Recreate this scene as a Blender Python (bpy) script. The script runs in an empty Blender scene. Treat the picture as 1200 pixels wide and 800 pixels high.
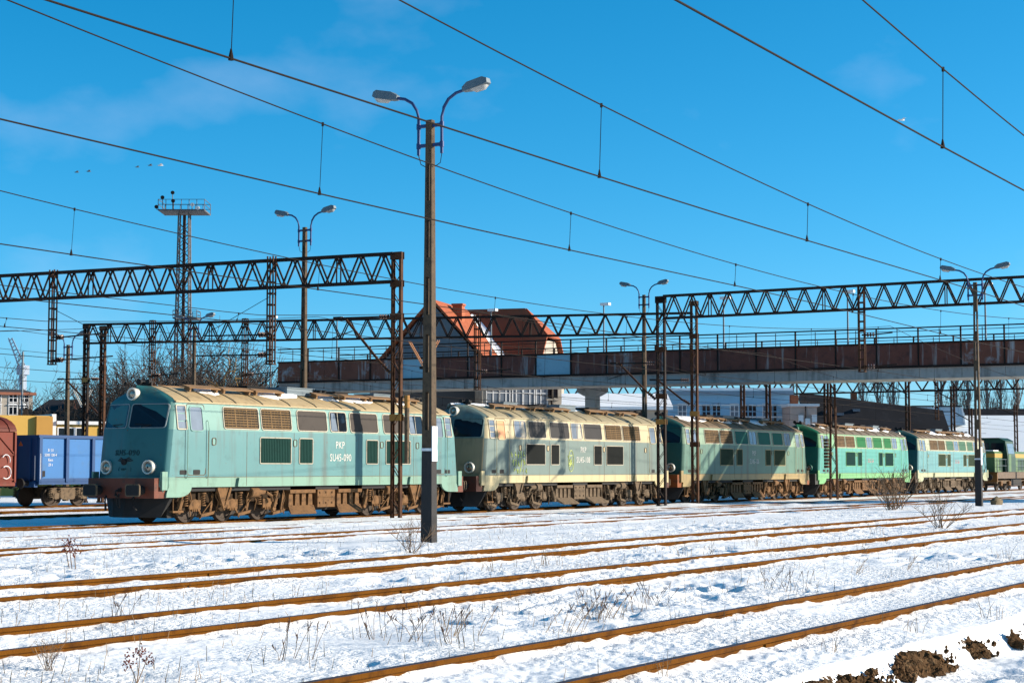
import bpy, bmesh, math, random
import numpy as np
from mathutils import Vector, Matrix, Quaternion
random.seed(7); rng = np.random.default_rng(7)
PI = math.pi; RAD = math.radians
S = bpy.context.scene
COL = S.collection

# ------------------------------------------------------------------ camera, sky, sun, exposure
FPX = 2085.0; TH = RAD(30.2); PH = math.atan(149/FPX); CH = 1.71
cam = bpy.data.cameras.new('camera'); cam.sensor_width = 36; cam.lens = 36*FPX/1200
cam.clip_start = .1; cam.clip_end = 6000
camo = bpy.data.objects.new('camera', cam); COL.objects.link(camo)
camo.location = (0, 0, CH)
vd = Vector((math.cos(TH)*math.cos(PH), math.sin(TH)*math.cos(PH), math.sin(PH)))
camo.rotation_euler = vd.to_track_quat('-Z', 'Y').to_euler()
S.camera = camo
SUN_EL = 18.5; SUN_AZ = (.573, -.819)
world = bpy.data.worlds.new('World'); S.world = world; world.use_nodes = True
wn = world.node_tree.nodes; wl = world.node_tree.links
bg = wn['Background']; bg.inputs['Strength'].default_value = .098
sky = wn.new('ShaderNodeTexSky'); sky.sky_type = 'NISHITA'; sky.sun_disc = False
sky.sun_elevation = RAD(SUN_EL); sky.sun_rotation = math.atan2(SUN_AZ[0], SUN_AZ[1])
sky.altitude = 200; sky.air_density = .72; sky.dust_density = .6; sky.ozone_density = 6.0
hs = wn.new('ShaderNodeHueSaturation'); hs.inputs['Saturation'].default_value = 1.2; hs.inputs['Hue'].default_value = .479
wl.new(sky.outputs[0], hs.inputs['Color'])
# a few thin wisps of cloud all over the sky
tc = wn.new('ShaderNodeTexCoord'); mp = wn.new('ShaderNodeMapping'); mp.inputs['Scale'].default_value = (2.6, 2.6, 5.0); mp.inputs['Location'].default_value = (5.3, .7, 3.4)
nz = wn.new('ShaderNodeTexNoise'); nz.inputs['Scale'].default_value = 2.6; nz.inputs['Detail'].default_value = 7; nz.inputs['Roughness'].default_value = .5
rp = wn.new('ShaderNodeValToRGB'); rp.color_ramp.elements[0].position = .55; rp.color_ramp.elements[1].position = .95
rp.color_ramp.elements[0].color = (0, 0, 0, 1); rp.color_ramp.elements[1].color = (.24, .24, .24, 1)
mx = wn.new('ShaderNodeMix'); mx.data_type = 'RGBA'; mx.inputs['B'].default_value = (6.2, 6.0, 6.8, 1)
wl.new(tc.outputs['Generated'], mp.inputs[0]); wl.new(mp.outputs[0], nz.inputs['Vector']); wl.new(nz.outputs[0], rp.inputs[0])
wl.new(rp.outputs[0], mx.inputs['Factor']); wl.new(hs.outputs[0], mx.inputs['A']); wl.new(mx.outputs['Result'], bg.inputs['Color'])
sun = bpy.data.lights.new('sun', 'SUN'); sun.energy = 4.9; sun.angle = RAD(.53); sun.color = (1, .89, .73)
suno = bpy.data.objects.new('sun', sun); COL.objects.link(suno)
ce = math.cos(RAD(SUN_EL)); suno.rotation_euler = Vector((-SUN_AZ[0]*ce, -SUN_AZ[1]*ce, -math.sin(RAD(SUN_EL)))).to_track_quat('-Z', 'Y').to_euler()
suno.location = (60, -60, 60)
S.view_settings.view_transform = 'Standard'; S.view_settings.look = 'None'; S.view_settings.gamma = 1
S.view_settings.exposure = 1.0; S.view_settings.use_curve_mapping = False

# ------------------------------------------------------------------ helpers
F0 = (math.cos(TH), math.sin(TH)); R0 = (math.sin(TH), -math.cos(TH)); RZC = TH-PI/2
def ray(x, y):
    a = FPX*math.cos(PH)-(400-y)*math.sin(PH); u = FPX*math.sin(PH)+(400-y)*math.cos(PH); r = x-600
    return Vector((a*F0[0]+r*R0[0], a*F0[1]+r*R0[1], u))
def at(x, y, D):
    d = ray(x, y); t = D/(d.x*F0[0]+d.y*F0[1]); return Vector((d.x*t, d.y*t, CH+d.z*t))
def atZ(x, y, z):
    d = ray(x, y); t = (z-CH)/d.z; return Vector((d.x*t, d.y*t, z))
def lin(r, g, b, k=.42):
    f = lambda c: (c/12.92 if c <= .04045 else ((c+.055)/1.055)**2.4)
    return tuple(min(.9, f(v/255)*k) for v in (r, g, b))
MATS = {}
def pmat(name, col, rough=.7, metal=0, var=.18, scale=2.0, dirt=None, streak=None, bump=0, bscale=30, spec=.3, chips=None):
    """procedural material: colour variation + blotchy dirt + vertical streaks + fine relief"""
    if name in MATS: return MATS[name]
    m = bpy.data.materials.new(name); m.use_nodes = True; MATS[name] = m
    n = m.node_tree.nodes; l = m.node_tree.links; b = n['Principled BSDF']
    b.inputs['Roughness'].default_value = rough; b.inputs['Metallic'].default_value = metal
    b.inputs['Specular IOR Level'].default_value = spec
    t = n.new('ShaderNodeTexCoord'); no = n.new('ShaderNodeTexNoise'); no.inputs['Scale'].default_value = scale; no.inputs['Detail'].default_value = 6
    l.new(t.outputs['Object'], no.inputs['Vector'])
    mixa = n.new('ShaderNodeMix'); mixa.data_type = 'RGBA'
    mixa.inputs['A'].default_value = (*[c*(1-var) for c in col], 1); mixa.inputs['B'].default_value = (*[min(1, c*(1+var)) for c in col], 1)
    l.new(no.outputs[0], mixa.inputs['Factor']); out = mixa.outputs['Result']
    def layer(out, c, lo, hi, sc, mapscale, seed):
        mpn = n.new('ShaderNodeMapping'); mpn.inputs['Scale'].default_value = mapscale; mpn.inputs['Location'].default_value = (seed, seed*.7, seed*1.3)
        l.new(t.outputs['Object'], mpn.inputs[0])
        nn = n.new('ShaderNodeTexNoise'); nn.inputs['Scale'].default_value = sc; nn.inputs['Detail'].default_value = 8; nn.inputs['Roughness'].default_value = .62
        l.new(mpn.outputs[0], nn.inputs['Vector'])
        r = n.new('ShaderNodeMapRange'); r.inputs['From Min'].default_value = lo; r.inputs['From Max'].default_value = hi; l.new(nn.outputs[0], r.inputs['Value'])
        mm = n.new('ShaderNodeMix'); mm.data_type = 'RGBA'; mm.inputs['B'].default_value = (*c, 1)
        l.new(r.outputs[0], mm.inputs['Factor']); l.new(out, mm.inputs['A']); return mm.outputs['Result']
    if dirt: out = layer(out, dirt[0], dirt[1], dirt[1]+dirt[3] if len(dirt) > 3 else dirt[1]+.25, dirt[2], (1, 1, 1), 3.3)
    if streak: out = layer(out, streak[0], streak[1], streak[1]+.22, streak[2], (1, 1, .09), 11.7)
    if chips: out = layer(out, chips[0], chips[1], chips[1]+.03, chips[2], (1, 1, 1), 7.9)
    l.new(out, b.inputs['Base Color'])
    if bump:
        bn = n.new('ShaderNodeTexNoise'); bn.inputs['Scale'].default_value = bscale; bn.inputs['Detail'].default_value = 8; l.new(t.outputs['Object'], bn.inputs['Vector'])
        bp = n.new('ShaderNodeBump'); bp.inputs['Strength'].default_value = bump; bp.inputs['Distance'].default_value = .03
        l.new(bn.outputs[0], bp.inputs['Height']); l.new(bp.outputs[0], b.inputs['Normal'])
    return m
WS = {}
def root_of(o):
    while o.parent: o = o.parent
    return o
def link(name, me, parent=None, loc=None, rot=None):
    o = bpy.data.objects.new(name, me); COL.objects.link(o)
    if parent: o.parent = parent
    if loc is not None: o.location = loc
    if rot is not None: o.rotation_euler = rot
    return o
def T(name, label, cat, loc=(0, 0, 0), rz=0, group=None, world=False, kind=None):
    o = bpy.data.objects.new(name, None); COL.objects.link(o); o.empty_display_size = .2
    o.location = loc; o.rotation_euler = (0, 0, rz)
    if kind: o['kind'] = kind
    else: o['label'] = label; o['category'] = cat
    if group: o['group'] = group
    if world: WS[o.name] = Vector(loc)
    return o
def tag(o, label, cat, group=None):
    o['label'] = label; o['category'] = cat
    if group: o['group'] = group
    return o
def off_of(parent):
    if parent is None: return Vector((0, 0, 0))
    return WS.get(root_of(parent).name, Vector((0, 0, 0)))
def frame_dir(d, up=Vector((0, 0, 1))):
    d = d.normalized()
    if abs(d.dot(up)) > .98: up = Vector((1, 0, 0))
    x = up.cross(d).normalized(); y = d.cross(x).normalized(); return x, y, d
class MB:
    def __init__(s): s.v = []; s.f = []; s.m = []
    def add(s, vs, fs, m=0):
        k = len(s.v); s.v += [tuple(q) for q in vs]; s.f += [tuple(i+k for i in q) for q in fs]; s.m += [m]*len(fs); return s
    def box(s, x0, x1, y0, y1, z0, z1, m=0):
        return s.add([(x0,y0,z0),(x1,y0,z0),(x1,y1,z0),(x0,y1,z0),(x0,y0,z1),(x1,y0,z1),(x1,y1,z1),(x0,y1,z1)],
            [(0,3,2,1),(4,5,6,7),(0,1,5,4),(1,2,6,5),(2,3,7,6),(3,0,4,7)], m)
    def bar(s, p, q, w, h, m=0):
        p = Vector(p); q = Vector(q); x, y, d = frame_dir(q-p); vs = []
        for c in (p, q):
            for a, b in ((-1,-1),(1,-1),(1,1),(-1,1)): vs.append(c+x*(a*w/2)+y*(b*h/2))
        return s.add(vs, [(0,3,2,1),(4,5,6,7),(0,1,5,4),(1,2,6,5),(2,3,7,6),(3,0,4,7)], m)
    def tube(s, pts, r, n=6, m=0, cap=True):
        pts = [Vector(p) for p in pts]; rs = r if isinstance(r, (list, tuple)) else [r]*len(pts); vs = []; fs = []
        for i, p in enumerate(pts):
            d = (pts[min(i+1, len(pts)-1)]-pts[max(i-1, 0)]); x, y, d = frame_dir(d)
            for k in range(n): a = 2*PI*k/n; vs.append(p+x*(math.cos(a)*rs[i])+y*(math.sin(a)*rs[i]))
        for i in range(len(pts)-1):
            for k in range(n): fs.append((i*n+k, i*n+(k+1)%n, (i+1)*n+(k+1)%n, (i+1)*n+k))
        if cap: fs.append(tuple(range(n-1, -1, -1))); fs.append(tuple((len(pts)-1)*n+k for k in range(n)))
        return s.add(vs, fs, m)
    def lathe(s, c, axis, prof, n=16, m=0):
        """prof: list of (distance along axis, radius)"""
        c = Vector(c); x, y, d = frame_dir(Vector(axis)); vs = []; fs = []
        for (h, r) in prof:
            for k in range(n): a = 2*PI*k/n; vs.append(c+d*h+x*(math.cos(a)*r)+y*(math.sin(a)*r))
        for i in range(len(prof)-1):
            for k in range(n): fs.append((i*n+k, i*n+(k+1)%n, (i+1)*n+(k+1)%n, (i+1)*n+k))
        fs.append(tuple(range(n-1, -1, -1))); fs.append(tuple((len(prof)-1)*n+k for k in range(n)))
        return s.add(vs, fs, m)
    def prism(s, poly, fn, d0, d1, m=0):
        """poly of 2-d points, fn(a, b, d) -> 3-d point"""
        n = len(poly); vs = [fn(a, b, d0) for a, b in poly]+[fn(a, b, d1) for a, b in poly]
        fs = [tuple(range(n)), tuple(range(2*n-1, n-1, -1))]+[(i, i+n, (i+1)%n+n, (i+1)%n) for i in range(n)]
        return s.add(vs, fs, m)
    def mesh(s, name, mats, off=Vector((0,0,0)), smooth=0, fix=True):
        me = bpy.data.meshes.new(name); me.from_pydata([(a-off.x, b-off.y, c-off.z) for a, b, c in s.v], [], s.f)
        if not isinstance(mats, (list, tuple)): mats = [mats]
        for k in mats: me.materials.append(k)
        if len(mats) > 1: me.polygons.foreach_set('material_index', s.m)
        if fix:
            bm = bmesh.new(); bm.from_mesh(me); bmesh.ops.recalc_face_normals(bm, faces=bm.faces); bm.to_mesh(me); bm.free()
        if smooth:
            me.polygons.foreach_set('use_smooth', [True]*len(me.polygons)); me.set_sharp_from_angle(angle=RAD(smooth))
        me.update(); return me
    def build(s, name, mats, parent=None, smooth=0, fix=True, kind=None):
        o = link(name, s.mesh(name, mats, off_of(parent), smooth, fix), parent)
        if kind: o['kind'] = kind
        return o
UC = {}
def rod(name, p, q, w, h, mat, parent):
    """one straight steel member as an object of its own, sharing one unit-cube mesh per material"""
    if mat.name not in UC: UC[mat.name] = MB().box(-.5, .5, -.5, .5, -.5, .5).mesh('member', mat)
    of = off_of(parent); p = Vector(p)-of; q = Vector(q)-of; x, y, d = frame_dir(q-p)
    o = bpy.data.objects.new(name, UC[mat.name]); COL.objects.link(o); o.parent = parent
    M = Matrix((x, y, d)).transposed().to_4x4() @ Matrix.Diagonal((w, h, (q-p).length, 1)); M.translation = (p+q)/2
    o.matrix_local = M; return o
CACHE = {}
def shared(key, fn):
    if key not in CACHE: CACHE[key] = fn()
    return CACHE[key]
def rrect(x0, x1, z0, z1, r, n=4):
    pts = []
    for cx, cz, a0 in ((x1-r, z1-r, 0), (x0+r, z1-r, PI/2), (x0+r, z0+r, PI), (x1-r, z0+r, 1.5*PI)):
        for k in range(n+1): a = a0+PI/2*k/n; pts.append((cx+r*math.cos(a), cz+r*math.sin(a)))
    return pts
def text_mesh(body, size, mat, sx=1.0, extrude=.004):
    cu = bpy.data.curves.new('lettering', 'FONT'); cu.body = body; cu.size = size; cu.align_x = 'CENTER'; cu.align_y = 'CENTER'; cu.extrude = extrude
    cu.space_character = 1.08; cu.resolution_u = 2
    o = bpy.data.objects.new('lettering', cu); COL.objects.link(o); o.scale = (sx, 1, 1)
    dg = bpy.context.evaluated_depsgraph_get(); me = bpy.data.meshes.new_from_object(o.evaluated_get(dg))
    me.transform(Matrix.Diagonal((sx, 1, 1, 1))); bpy.data.objects.remove(o); me.materials.clear(); me.materials.append(mat); me.name = 'lettering'
    return me

# ------------------------------------------------------------------ materials
RUST = (.13, .045, .016); DARKD = (.03, .022, .016)
M = {}
M['rail'] = pmat('rail_rust', (.098, .036, .0035), .9, 0, .3, 2.2, dirt=((.03, .011, .003), .5, 3.5), bump=.3, bscale=60, spec=.05)
M['railtop'] = pmat('rail_head_dark', (.06, .035, .03), .5, .3, .25, 6)  # top face darker and less orange than the rail sides
M['steel_dark'] = pmat('gantry_steel_dark', (.018, .012, .010), .8, 0, .3, 3, dirt=((.06, .024, .012), .54, 2.2), spec=.15)
M['steel_rust'] = pmat('gantry_steel_rusty', (.062, .026, .012), .8, 0, .3, 2, dirt=((.022, .012, .008), .47, 3), bump=.2, spec=.15)
M['steel_ochre'] = pmat('gantry_plate_orange', (.3, .14, .03), .7, 0, .2, 4)
M['concrete'] = pmat('pole_concrete', (.075, .052, .032), .9, 0, .25, 2.5, dirt=((.03, .021, .015), .48, 5), bump=.5, bscale=40)
M['concrete_dark'] = pmat('pole_base_coating', (.028, .026, .026), .85, 0, .3, 3, bump=.4, bscale=40)
M['white_paint'] = pmat('white_paint', (.62, .62, .62), .6, 0, .08)
M['lampblue'] = pmat('lamp_arm_blue', (.02, .045, .13), .5, .2, .15)
M['lamphead'] = pmat('lamp_head_grey', (.10, .13, .15), .55, .1, .12, 6)
M['lampglass'] = pmat('lamp_glass', (.3, .3, .29), .15, 0, .05, spec=.6)
M['wire'] = pmat('catenary_wire', (.014, .010, .008), .8, 0, .1, spec=.1)
M['insul'] = pmat('insulator_brown', (.05, .022, .014), .3, 0, .2)
M['insul_w'] = pmat('insulator_pale', (.55, .55, .5), .4, 0, .1)
M['insul_o'] = pmat('insulator_orange', (.5, .22, .09), .4, 0, .1)
M['black'] = pmat('black_grime', (.012, .011, .011), .8, 0, .3)
M['glass'] = pmat('window_glass_dark', (.006, .009, .014), .08, 0, .2, spec=.3)
M['frame_dull'] = pmat('window_frame_dull', (.16, .19, .19), .6)
M['glass_pale'] = pmat('window_glass_blind', (.13, .155, .19), .15, 0, .3, 3, spec=.4)
M['frame_al'] = pmat('window_frame_pale', (.33, .29, .22), .6, 0, .15, 5, dirt=((.14, .09, .05), .52, 8))
M['bogie'] = pmat('bogie_brown', (.135, .068, .026), .9, 0, .3, 4, dirt=((.018, .011, .007), .5, 7), bump=.4, bscale=30)
M['bogie_g'] = pmat('bogie_greybrown', (.11, .076, .046), .9, 0, .3, 4, dirt=((.018, .014, .01), .5, 7), bump=.4, bscale=30)
M['bogie_dark'] = pmat('bogie_shade_dark', (.03, .019, .011), .9, 0, .4, 4, dirt=((.10, .055, .024), .6, 5), spec=.1)  # side frames darkened: shade behind the lighter bogie parts put into colour
M['wheel'] = pmat('wheel_steel', (.035, .024, .017), .7, .3, .3, 5)
M['beam_brown'] = pmat('buffer_beam_brown', (.17, .07, .042), .7, 0, .2, 3, dirt=((.05, .03, .022), .54, 5))
M['grille'] = pmat('grille_bronze', (.14, .08, .028), .8, 0, .25, 6, dirt=((.06, .035, .015), .52, 4))
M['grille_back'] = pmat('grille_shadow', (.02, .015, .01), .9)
M['snow'] = None
M['headlens'] = pmat('headlight_lens', (.26, .22, .17), .15, .6, .3, 9, spec=.8)
M['headrim'] = pmat('headlight_rim', (.5, .48, .42), .45, .2, .15, 6, dirt=((.2, .15, .1), .55, 10))
M['letter'] = pmat('lettering_white', (.46, .44, .4), .7, 0, .1, 12, dirt=((.25, .16, .12), .55, 14))
M['number_dark'] = pmat('raised_number', lin(24, 78, 82), .6, 0, .2, 6)
M['plank'] = pmat('roof_walkway_wood', (.20, .115, .055), .9, 0, .3, 4)
M['graffiti'] = pmat('graffiti_yellow', (.55, .6, .2), .6, 0, .1)
M['graffiti_w'] = pmat('graffiti_white', (.62, .6, .6), .6, 0, .1)

def snow_material():
    m = bpy.data.materials.new('snow'); m.use_nodes = True; n = m.node_tree.nodes; l = m.node_tree.links; b = n['Principled BSDF']
    b.inputs['Roughness'].default_value = .55; b.inputs['Specular IOR Level'].default_value = .25
    t = n.new('ShaderNodeTexCoord')
    a = n.new('ShaderNodeTexNoise'); a.inputs['Scale'].default_value = .35; a.inputs['Detail'].default_value = 6; l.new(t.outputs['Object'], a.inputs['Vector'])
    mm = n.new('ShaderNodeMix'); mm.data_type = 'RGBA'; mm.inputs['A'].default_value = (.86, .86, .86, 1); mm.inputs['B'].default_value = (.93, .92, .90, 1); l.new(a.outputs[0], mm.inputs['Factor'])
    # specks of soot, dead grass and ballast showing through the thin snow
    s2 = n.new('ShaderNodeTexNoise'); s2.inputs['Scale'].default_value = 5.5; s2.inputs['Detail'].default_value = 9; s2.inputs['Roughness'].default_value = .7; l.new(t.outputs['Object'], s2.inputs['Vector'])
    r = n.new('ShaderNodeMapRange'); r.inputs['From Min'].default_value = .665; r.inputs['From Max'].default_value = .72; l.new(s2.outputs[0], r.inputs['Value'])
    m2 = n.new('ShaderNodeMix'); m2.data_type = 'RGBA'; m2.inputs['B'].default_value = (.16, .115, .075, 1); l.new(r.outputs[0], m2.inputs['Factor']); l.new(mm.outputs['Result'], m2.inputs['A'])
    l.new(m2.outputs['Result'], b.inputs['Base Color'])
    b1 = n.new('ShaderNodeTexNoise'); b1.inputs['Scale'].default_value = 13; b1.inputs['Detail'].default_value = 7; b1.inputs['Roughness'].default_value = .6; l.new(t.outputs['Object'], b1.inputs['Vector'])
    bp = n.new('ShaderNodeBump'); bp.inputs['Strength'].default_value = .8; bp.inputs['Distance'].default_value = .075; l.new(b1.outputs[0], bp.inputs['Height']); l.new(bp.outputs[0], b.inputs['Normal'])
    pn = n.new('ShaderNodeTexNoise'); pn.inputs['Scale'].default_value = .55; pn.inputs['Detail'].default_value = 4; l.new(t.outputs['Object'], pn.inputs['Vector'])
    pr = n.new('ShaderNodeMapRange'); pr.inputs['From Min'].default_value = .38; pr.inputs['From Max'].default_value = .62; pr.inputs['To Min'].default_value = .2; pr.inputs['To Max'].default_value = 1.0
    l.new(pn.outputs[0], pr.inputs['Value']); l.new(pr.outputs[0], bp.inputs['Strength'])
    return m
M['snow'] = snow_material()
M['soil'] = pmat('dark_soil', (.075, .042, .02), .95, 0, .4, 9, dirt=((.2, .13, .07), .54, 14), bump=1, bscale=40, spec=.05)

# ------------------------------------------------------------------ terrain
def vnoise(x, y, seed):
    """smooth value noise on numpy arrays"""
    r = np.random.default_rng(seed); tab = r.random((256, 256)).astype(np.float32)
    xi = np.floor(x).astype(int); yi = np.floor(y).astype(int); fx = x-xi; fy = y-yi
    fx = fx*fx*(3-2*fx); fy = fy*fy*(3-2*fy)
    g = lambda a, b: tab[a & 255, b & 255]
    return (g(xi, yi)*(1-fx)+g(xi+1, yi)*fx)*(1-fy)+(g(xi, yi+1)*(1-fx)+g(xi+1, yi+1)*fx)*fy
TRACKS = [(6.63, .26), (11.54, .26), (15.94, .26), (24.6, .2), (31.6, .06), (38.43, 0), (47.6, 0), (60.4, 0), (53.5, 0)]
GA = .7175+.036
BASE_Y = [-400, 0, 3.2, 4.78, 5.02, 17.5, 22, 26, 30.5, 34, 36.4, 42, 66, 80, 3000]
BASE_Z = [-.06, -.06, -.06, -.06, .155, .165, .15, .115, .03, -.02, -.05, -.07, -.07, 0, 0]
def base_z(Y): return np.interp(Y, BASE_Y, BASE_Z)
def terrain(X, Y):
    z = base_z(Y).astype(np.float32)
    d = np.hypot(X, Y); near = np.clip(1.25-d/110, .0, 1)
    rough = .15+1.1*vnoise(X*.21, Y*.33, 5)**1.5
    n = (vnoise(X*.5, Y*.7, 1)-.5)*.06+(vnoise(X*1.7, Y*2.1, 2)-.5)*.022+(vnoise(X*4.3, Y*5.6, 3)-.5)*.02*rough+(vnoise(X*9, Y*10, 4)-.5)*.02*rough+(vnoise(X*19, Y*21, 14)-.5)*.017*rough
    # rough trodden bands between the tracks
    band = sum(np.exp(-((Y-c)/w)**2) for c, w in ((13.9, .9), (9.2, 1.2), (19.5, 1.6), (28, 2)))
    pits = np.clip(vnoise(X*2.9+vnoise(X*1.1, Y, 9)*2, Y*3.6, 6)-.56, 0, 1)*-.34+np.clip(vnoise(X*3.3, Y*3.1, 16)-.6, 0, 1)*.25
    n = n+band*pits*.75*np.clip(vnoise(X*.23, Y*.3, 8)*2.2-.6, 0, 1)
    z = z+n*near
    z = z+np.clip(5.0-Y, 0, 1)*near*((vnoise(X*2.3, Y*2.3, 41)-.5)*.09+(vnoise(X*7, Y*7, 42)-.5)*.05)
    # trench edge beside the nearest track: earth bank in the lower right
    bank = np.clip((vnoise(X*.9, Y*0+3, 21)-.2)*1.2, 0, 1)
    z = z-np.exp(-((Y-4.45-.25*(vnoise(X*.6, Y*0, 22)-.5))/.35)**2)*.05*np.clip((X-9)/3, 0, 1)*np.clip((26-X)/5, .3, 1)
    for yc, zt in TRACKS:
        bury = vnoise(X*.35+yc*7, Y*0+yc, 31)
        zt2 = np.where(yc == 31.6, .06, zt)
        for s in (-1, 1):
            dy = Y-(yc+s*GA)
            lvl = zt-.038-.03*vnoise(X*1.3, Y*1.3, 30)-.03*(vnoise(X*6, Y*2, 37)-.3)+.07*np.clip(bury-.7, 0, 1)/.3
            if yc == 24.6: lvl = lvl+.012+.03*vnoise(X*.3, Y*0+s, 33)
            if yc == 31.6: lvl = lvl+.03+.06*(vnoise(X*.25, Y*0+s, 34)-.2)
            w = np.exp(-(dy/.38)**2); z = z*(1-w)+(lvl+n*near*.85)*w
            melt = np.exp(-((dy+.15)/.10)**2)*(.0+.05*vnoise(X*2.2, Y*0+s*3+yc, 32)+.03*(vnoise(X*9, Y*9, 35)-.5))*np.clip(1.15-bury*.6, .2, 1)*(1 if yc < 20 else .3)
            z = z-melt
    # low snow mound round the gantry feet
    z = z+.14*np.exp(-(((X-78)/6)**2+((Y-35.6)/1.0)**2))
    return z
def tz(x, y): return float(terrain(np.array([float(x)]), np.array([float(y)]))[0])
def build_ground():
    fine = np.linspace(TH-RAD(19.5), TH+RAD(19.5), 780); lo = np.linspace(TH-PI, TH-RAD(20), 40, endpoint=False); hi = np.linspace(TH+RAD(20), TH+PI, 40)
    th = np.concatenate([lo, fine, hi]); r = np.concatenate([[.5, 3, 6], np.geomspace(8.5, 75, 620), np.geomspace(78, 4500, 46)])
    A, Rr = np.meshgrid(th, r); X = (Rr*np.cos(A)).astype(np.float64); Y = Rr*np.sin(A); Z = terrain(X, Y)
    nr, na = X.shape; v = np.stack([X, Y, Z], -1).reshape(-1, 3)
    i = np.arange(nr-1)[:, None]*na+np.arange(na-1)[None, :]
    q = np.stack([i, i+1, i+1+na, i+na], -1).reshape(-1, 4)
    me = bpy.data.meshes.new('ground'); me.vertices.add(len(v)); me.vertices.foreach_set('co', v.ravel().astype(np.float32))
    me.loops.add(q.size); me.loops.foreach_set('vertex_index', q.ravel().astype(np.int32))
    me.polygons.add(len(q)); me.polygons.foreach_set('loop_start', np.arange(len(q), dtype=np.int32)*4); me.polygons.foreach_set('loop_total', np.full(len(q), 4, np.int32))
    me.polygons.foreach_set('use_smooth', np.ones(len(q), bool)); me.update(calc_edges=True); me.validate(); me.materials.append(M['snow'])
    # winding: make it face up
    o = link('ground', me); o['kind'] = 'structure'
    if me.polygons[len(q)//2].normal.z < 0: me.flip_normals()
    return o
build_ground()

# railway tracks: two rails each, with fishplate joints
RAILP = [(-.035, 0), (.035, 0), (.036, -.035), (.012, -.05), (.012, -.125), (.07, -.14), (.07, -.155), (-.07, -.155), (-.07, -.14), (-.012, -.125), (-.012, -.05), (-.036, -.035)]
def track(yc, zt, x0, x1):
    t = bpy.data.objects.new('railway_track', None); COL.objects.link(t); t['kind'] = 'structure'; t.location = (x0, yc, zt)
    for s in (-1, 1):
        b = MB(); b.prism(RAILP, lambda a, z, d: (d, s*GA+a, z), 0, x1-x0)
        b.m = [0]*len(b.f); b.m[2] = 1
        ro = b.build('rail', [M['rail'], M['railtop']], t)
        for k in range(3):
            xx = (13.3, 22.6, 31.8)[k]-x0+s*1.1+yc*.37
            if yc < 17: MB().box(xx-.3, xx+.3, s*GA-.034, s*GA+.034, -.115, -.045).build('fishplate', M['rail'], ro)
for yc, zt in TRACKS: track(yc, zt, -40, 420)

# ------------------------------------------------------------------ diesel locomotives
ZR = [1.13, 1.45, 1.9, 2.4, 2.94, 3.2, 3.5, 3.8, 3.92, 4.06, 4.18, 4.27, 4.32, 4.335]
TS = [-1, -.985, -.965, -.94, -.91, -.88, -.6, -.3, -.12, -.05, 0, .05, .12, .3, .6, .88, .91, .94, .965, .985, 1]
def WZ(z): return float(np.interp(z, [1.13, 2.94, 3.8, 3.92, 4.06, 4.18, 4.27, 4.32, 4.335], [1.43, 1.43, 1.32, 1.17, .87, .58, .33, .15, .02]))
def LZ(z): return float(np.interp(z, [1.13, 1.45, 2.94, 3.8, 4.335], [8.92, 8.92, 8.75, 8.55, 8.36]))
def bow(t): t = abs(t); return .42*(math.sqrt(t*t+.006)-.0775)+.13*(max(0, t-.88)/.12)**2
def fpt(s, y, z, off=0): w = WZ(z); return Vector((s*(LZ(z)-bow(min(1, abs(y)/w))+off), y, z))
def spt(sy, x, z, off=0): return Vector((x, sy*(WZ(z)+off), z))
def panel_on(fn, poly, o0, o1):
    """closed thin panel following a surface: poly in surface coords, between offsets o0 and o1"""
    return MB().prism(poly, fn, o0, o1)
def ring_on(fn, outer, inner, o0, o1):
    b = MB(); n = len(outer); vs = [fn(a, c, o1) for a, c in outer]+[fn(a, c, o1) for a, c in inner]+[fn(a, c, o0) for a, c in outer]+[fn(a, c, o0) for a, c in inner]
    fs = []
    for i in range(n):
        j = (i+1) % n; fs += [(i, j, n+j, n+i), (2*n+i, 2*n+j, j, i), (n+i, n+j, 3*n+j, 3*n+i)]
    b.add(vs, fs); return b
def frame_and_pane(fn, x0, x1, z0, z1, fmat, pmat_, parent, wname='window', r=.07, fw=.034):
    o = panel_on(fn, rrect(x0, x1, z0, z1, r), -.01, .006).build(wname, pmat_, parent)
    ring_on(fn, rrect(x0-fw, x1+fw, z0-fw, z1+fw, r+fw), rrect(x0, x1, z0, z1, r), -.01, .024).build('window_frame', fmat, o)
    return o
UPPER = [('grille', -5.75, -3.97), ('grille', -3.8, -2.2), ('panel', -1.82, -.15), ('glass', .07, 1.03), ('panel', 1.28, 2.98), ('panel', 3.38, 4.82), ('glass', 5.08, 6.0)]
LOWER = [(-3.9, -2.25), (-1.75, -1.02), (2.25, 2.95), (3.5, 5.1)]
HATCH = [-6.28, -2.0, 3.22, 5.6]

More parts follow.
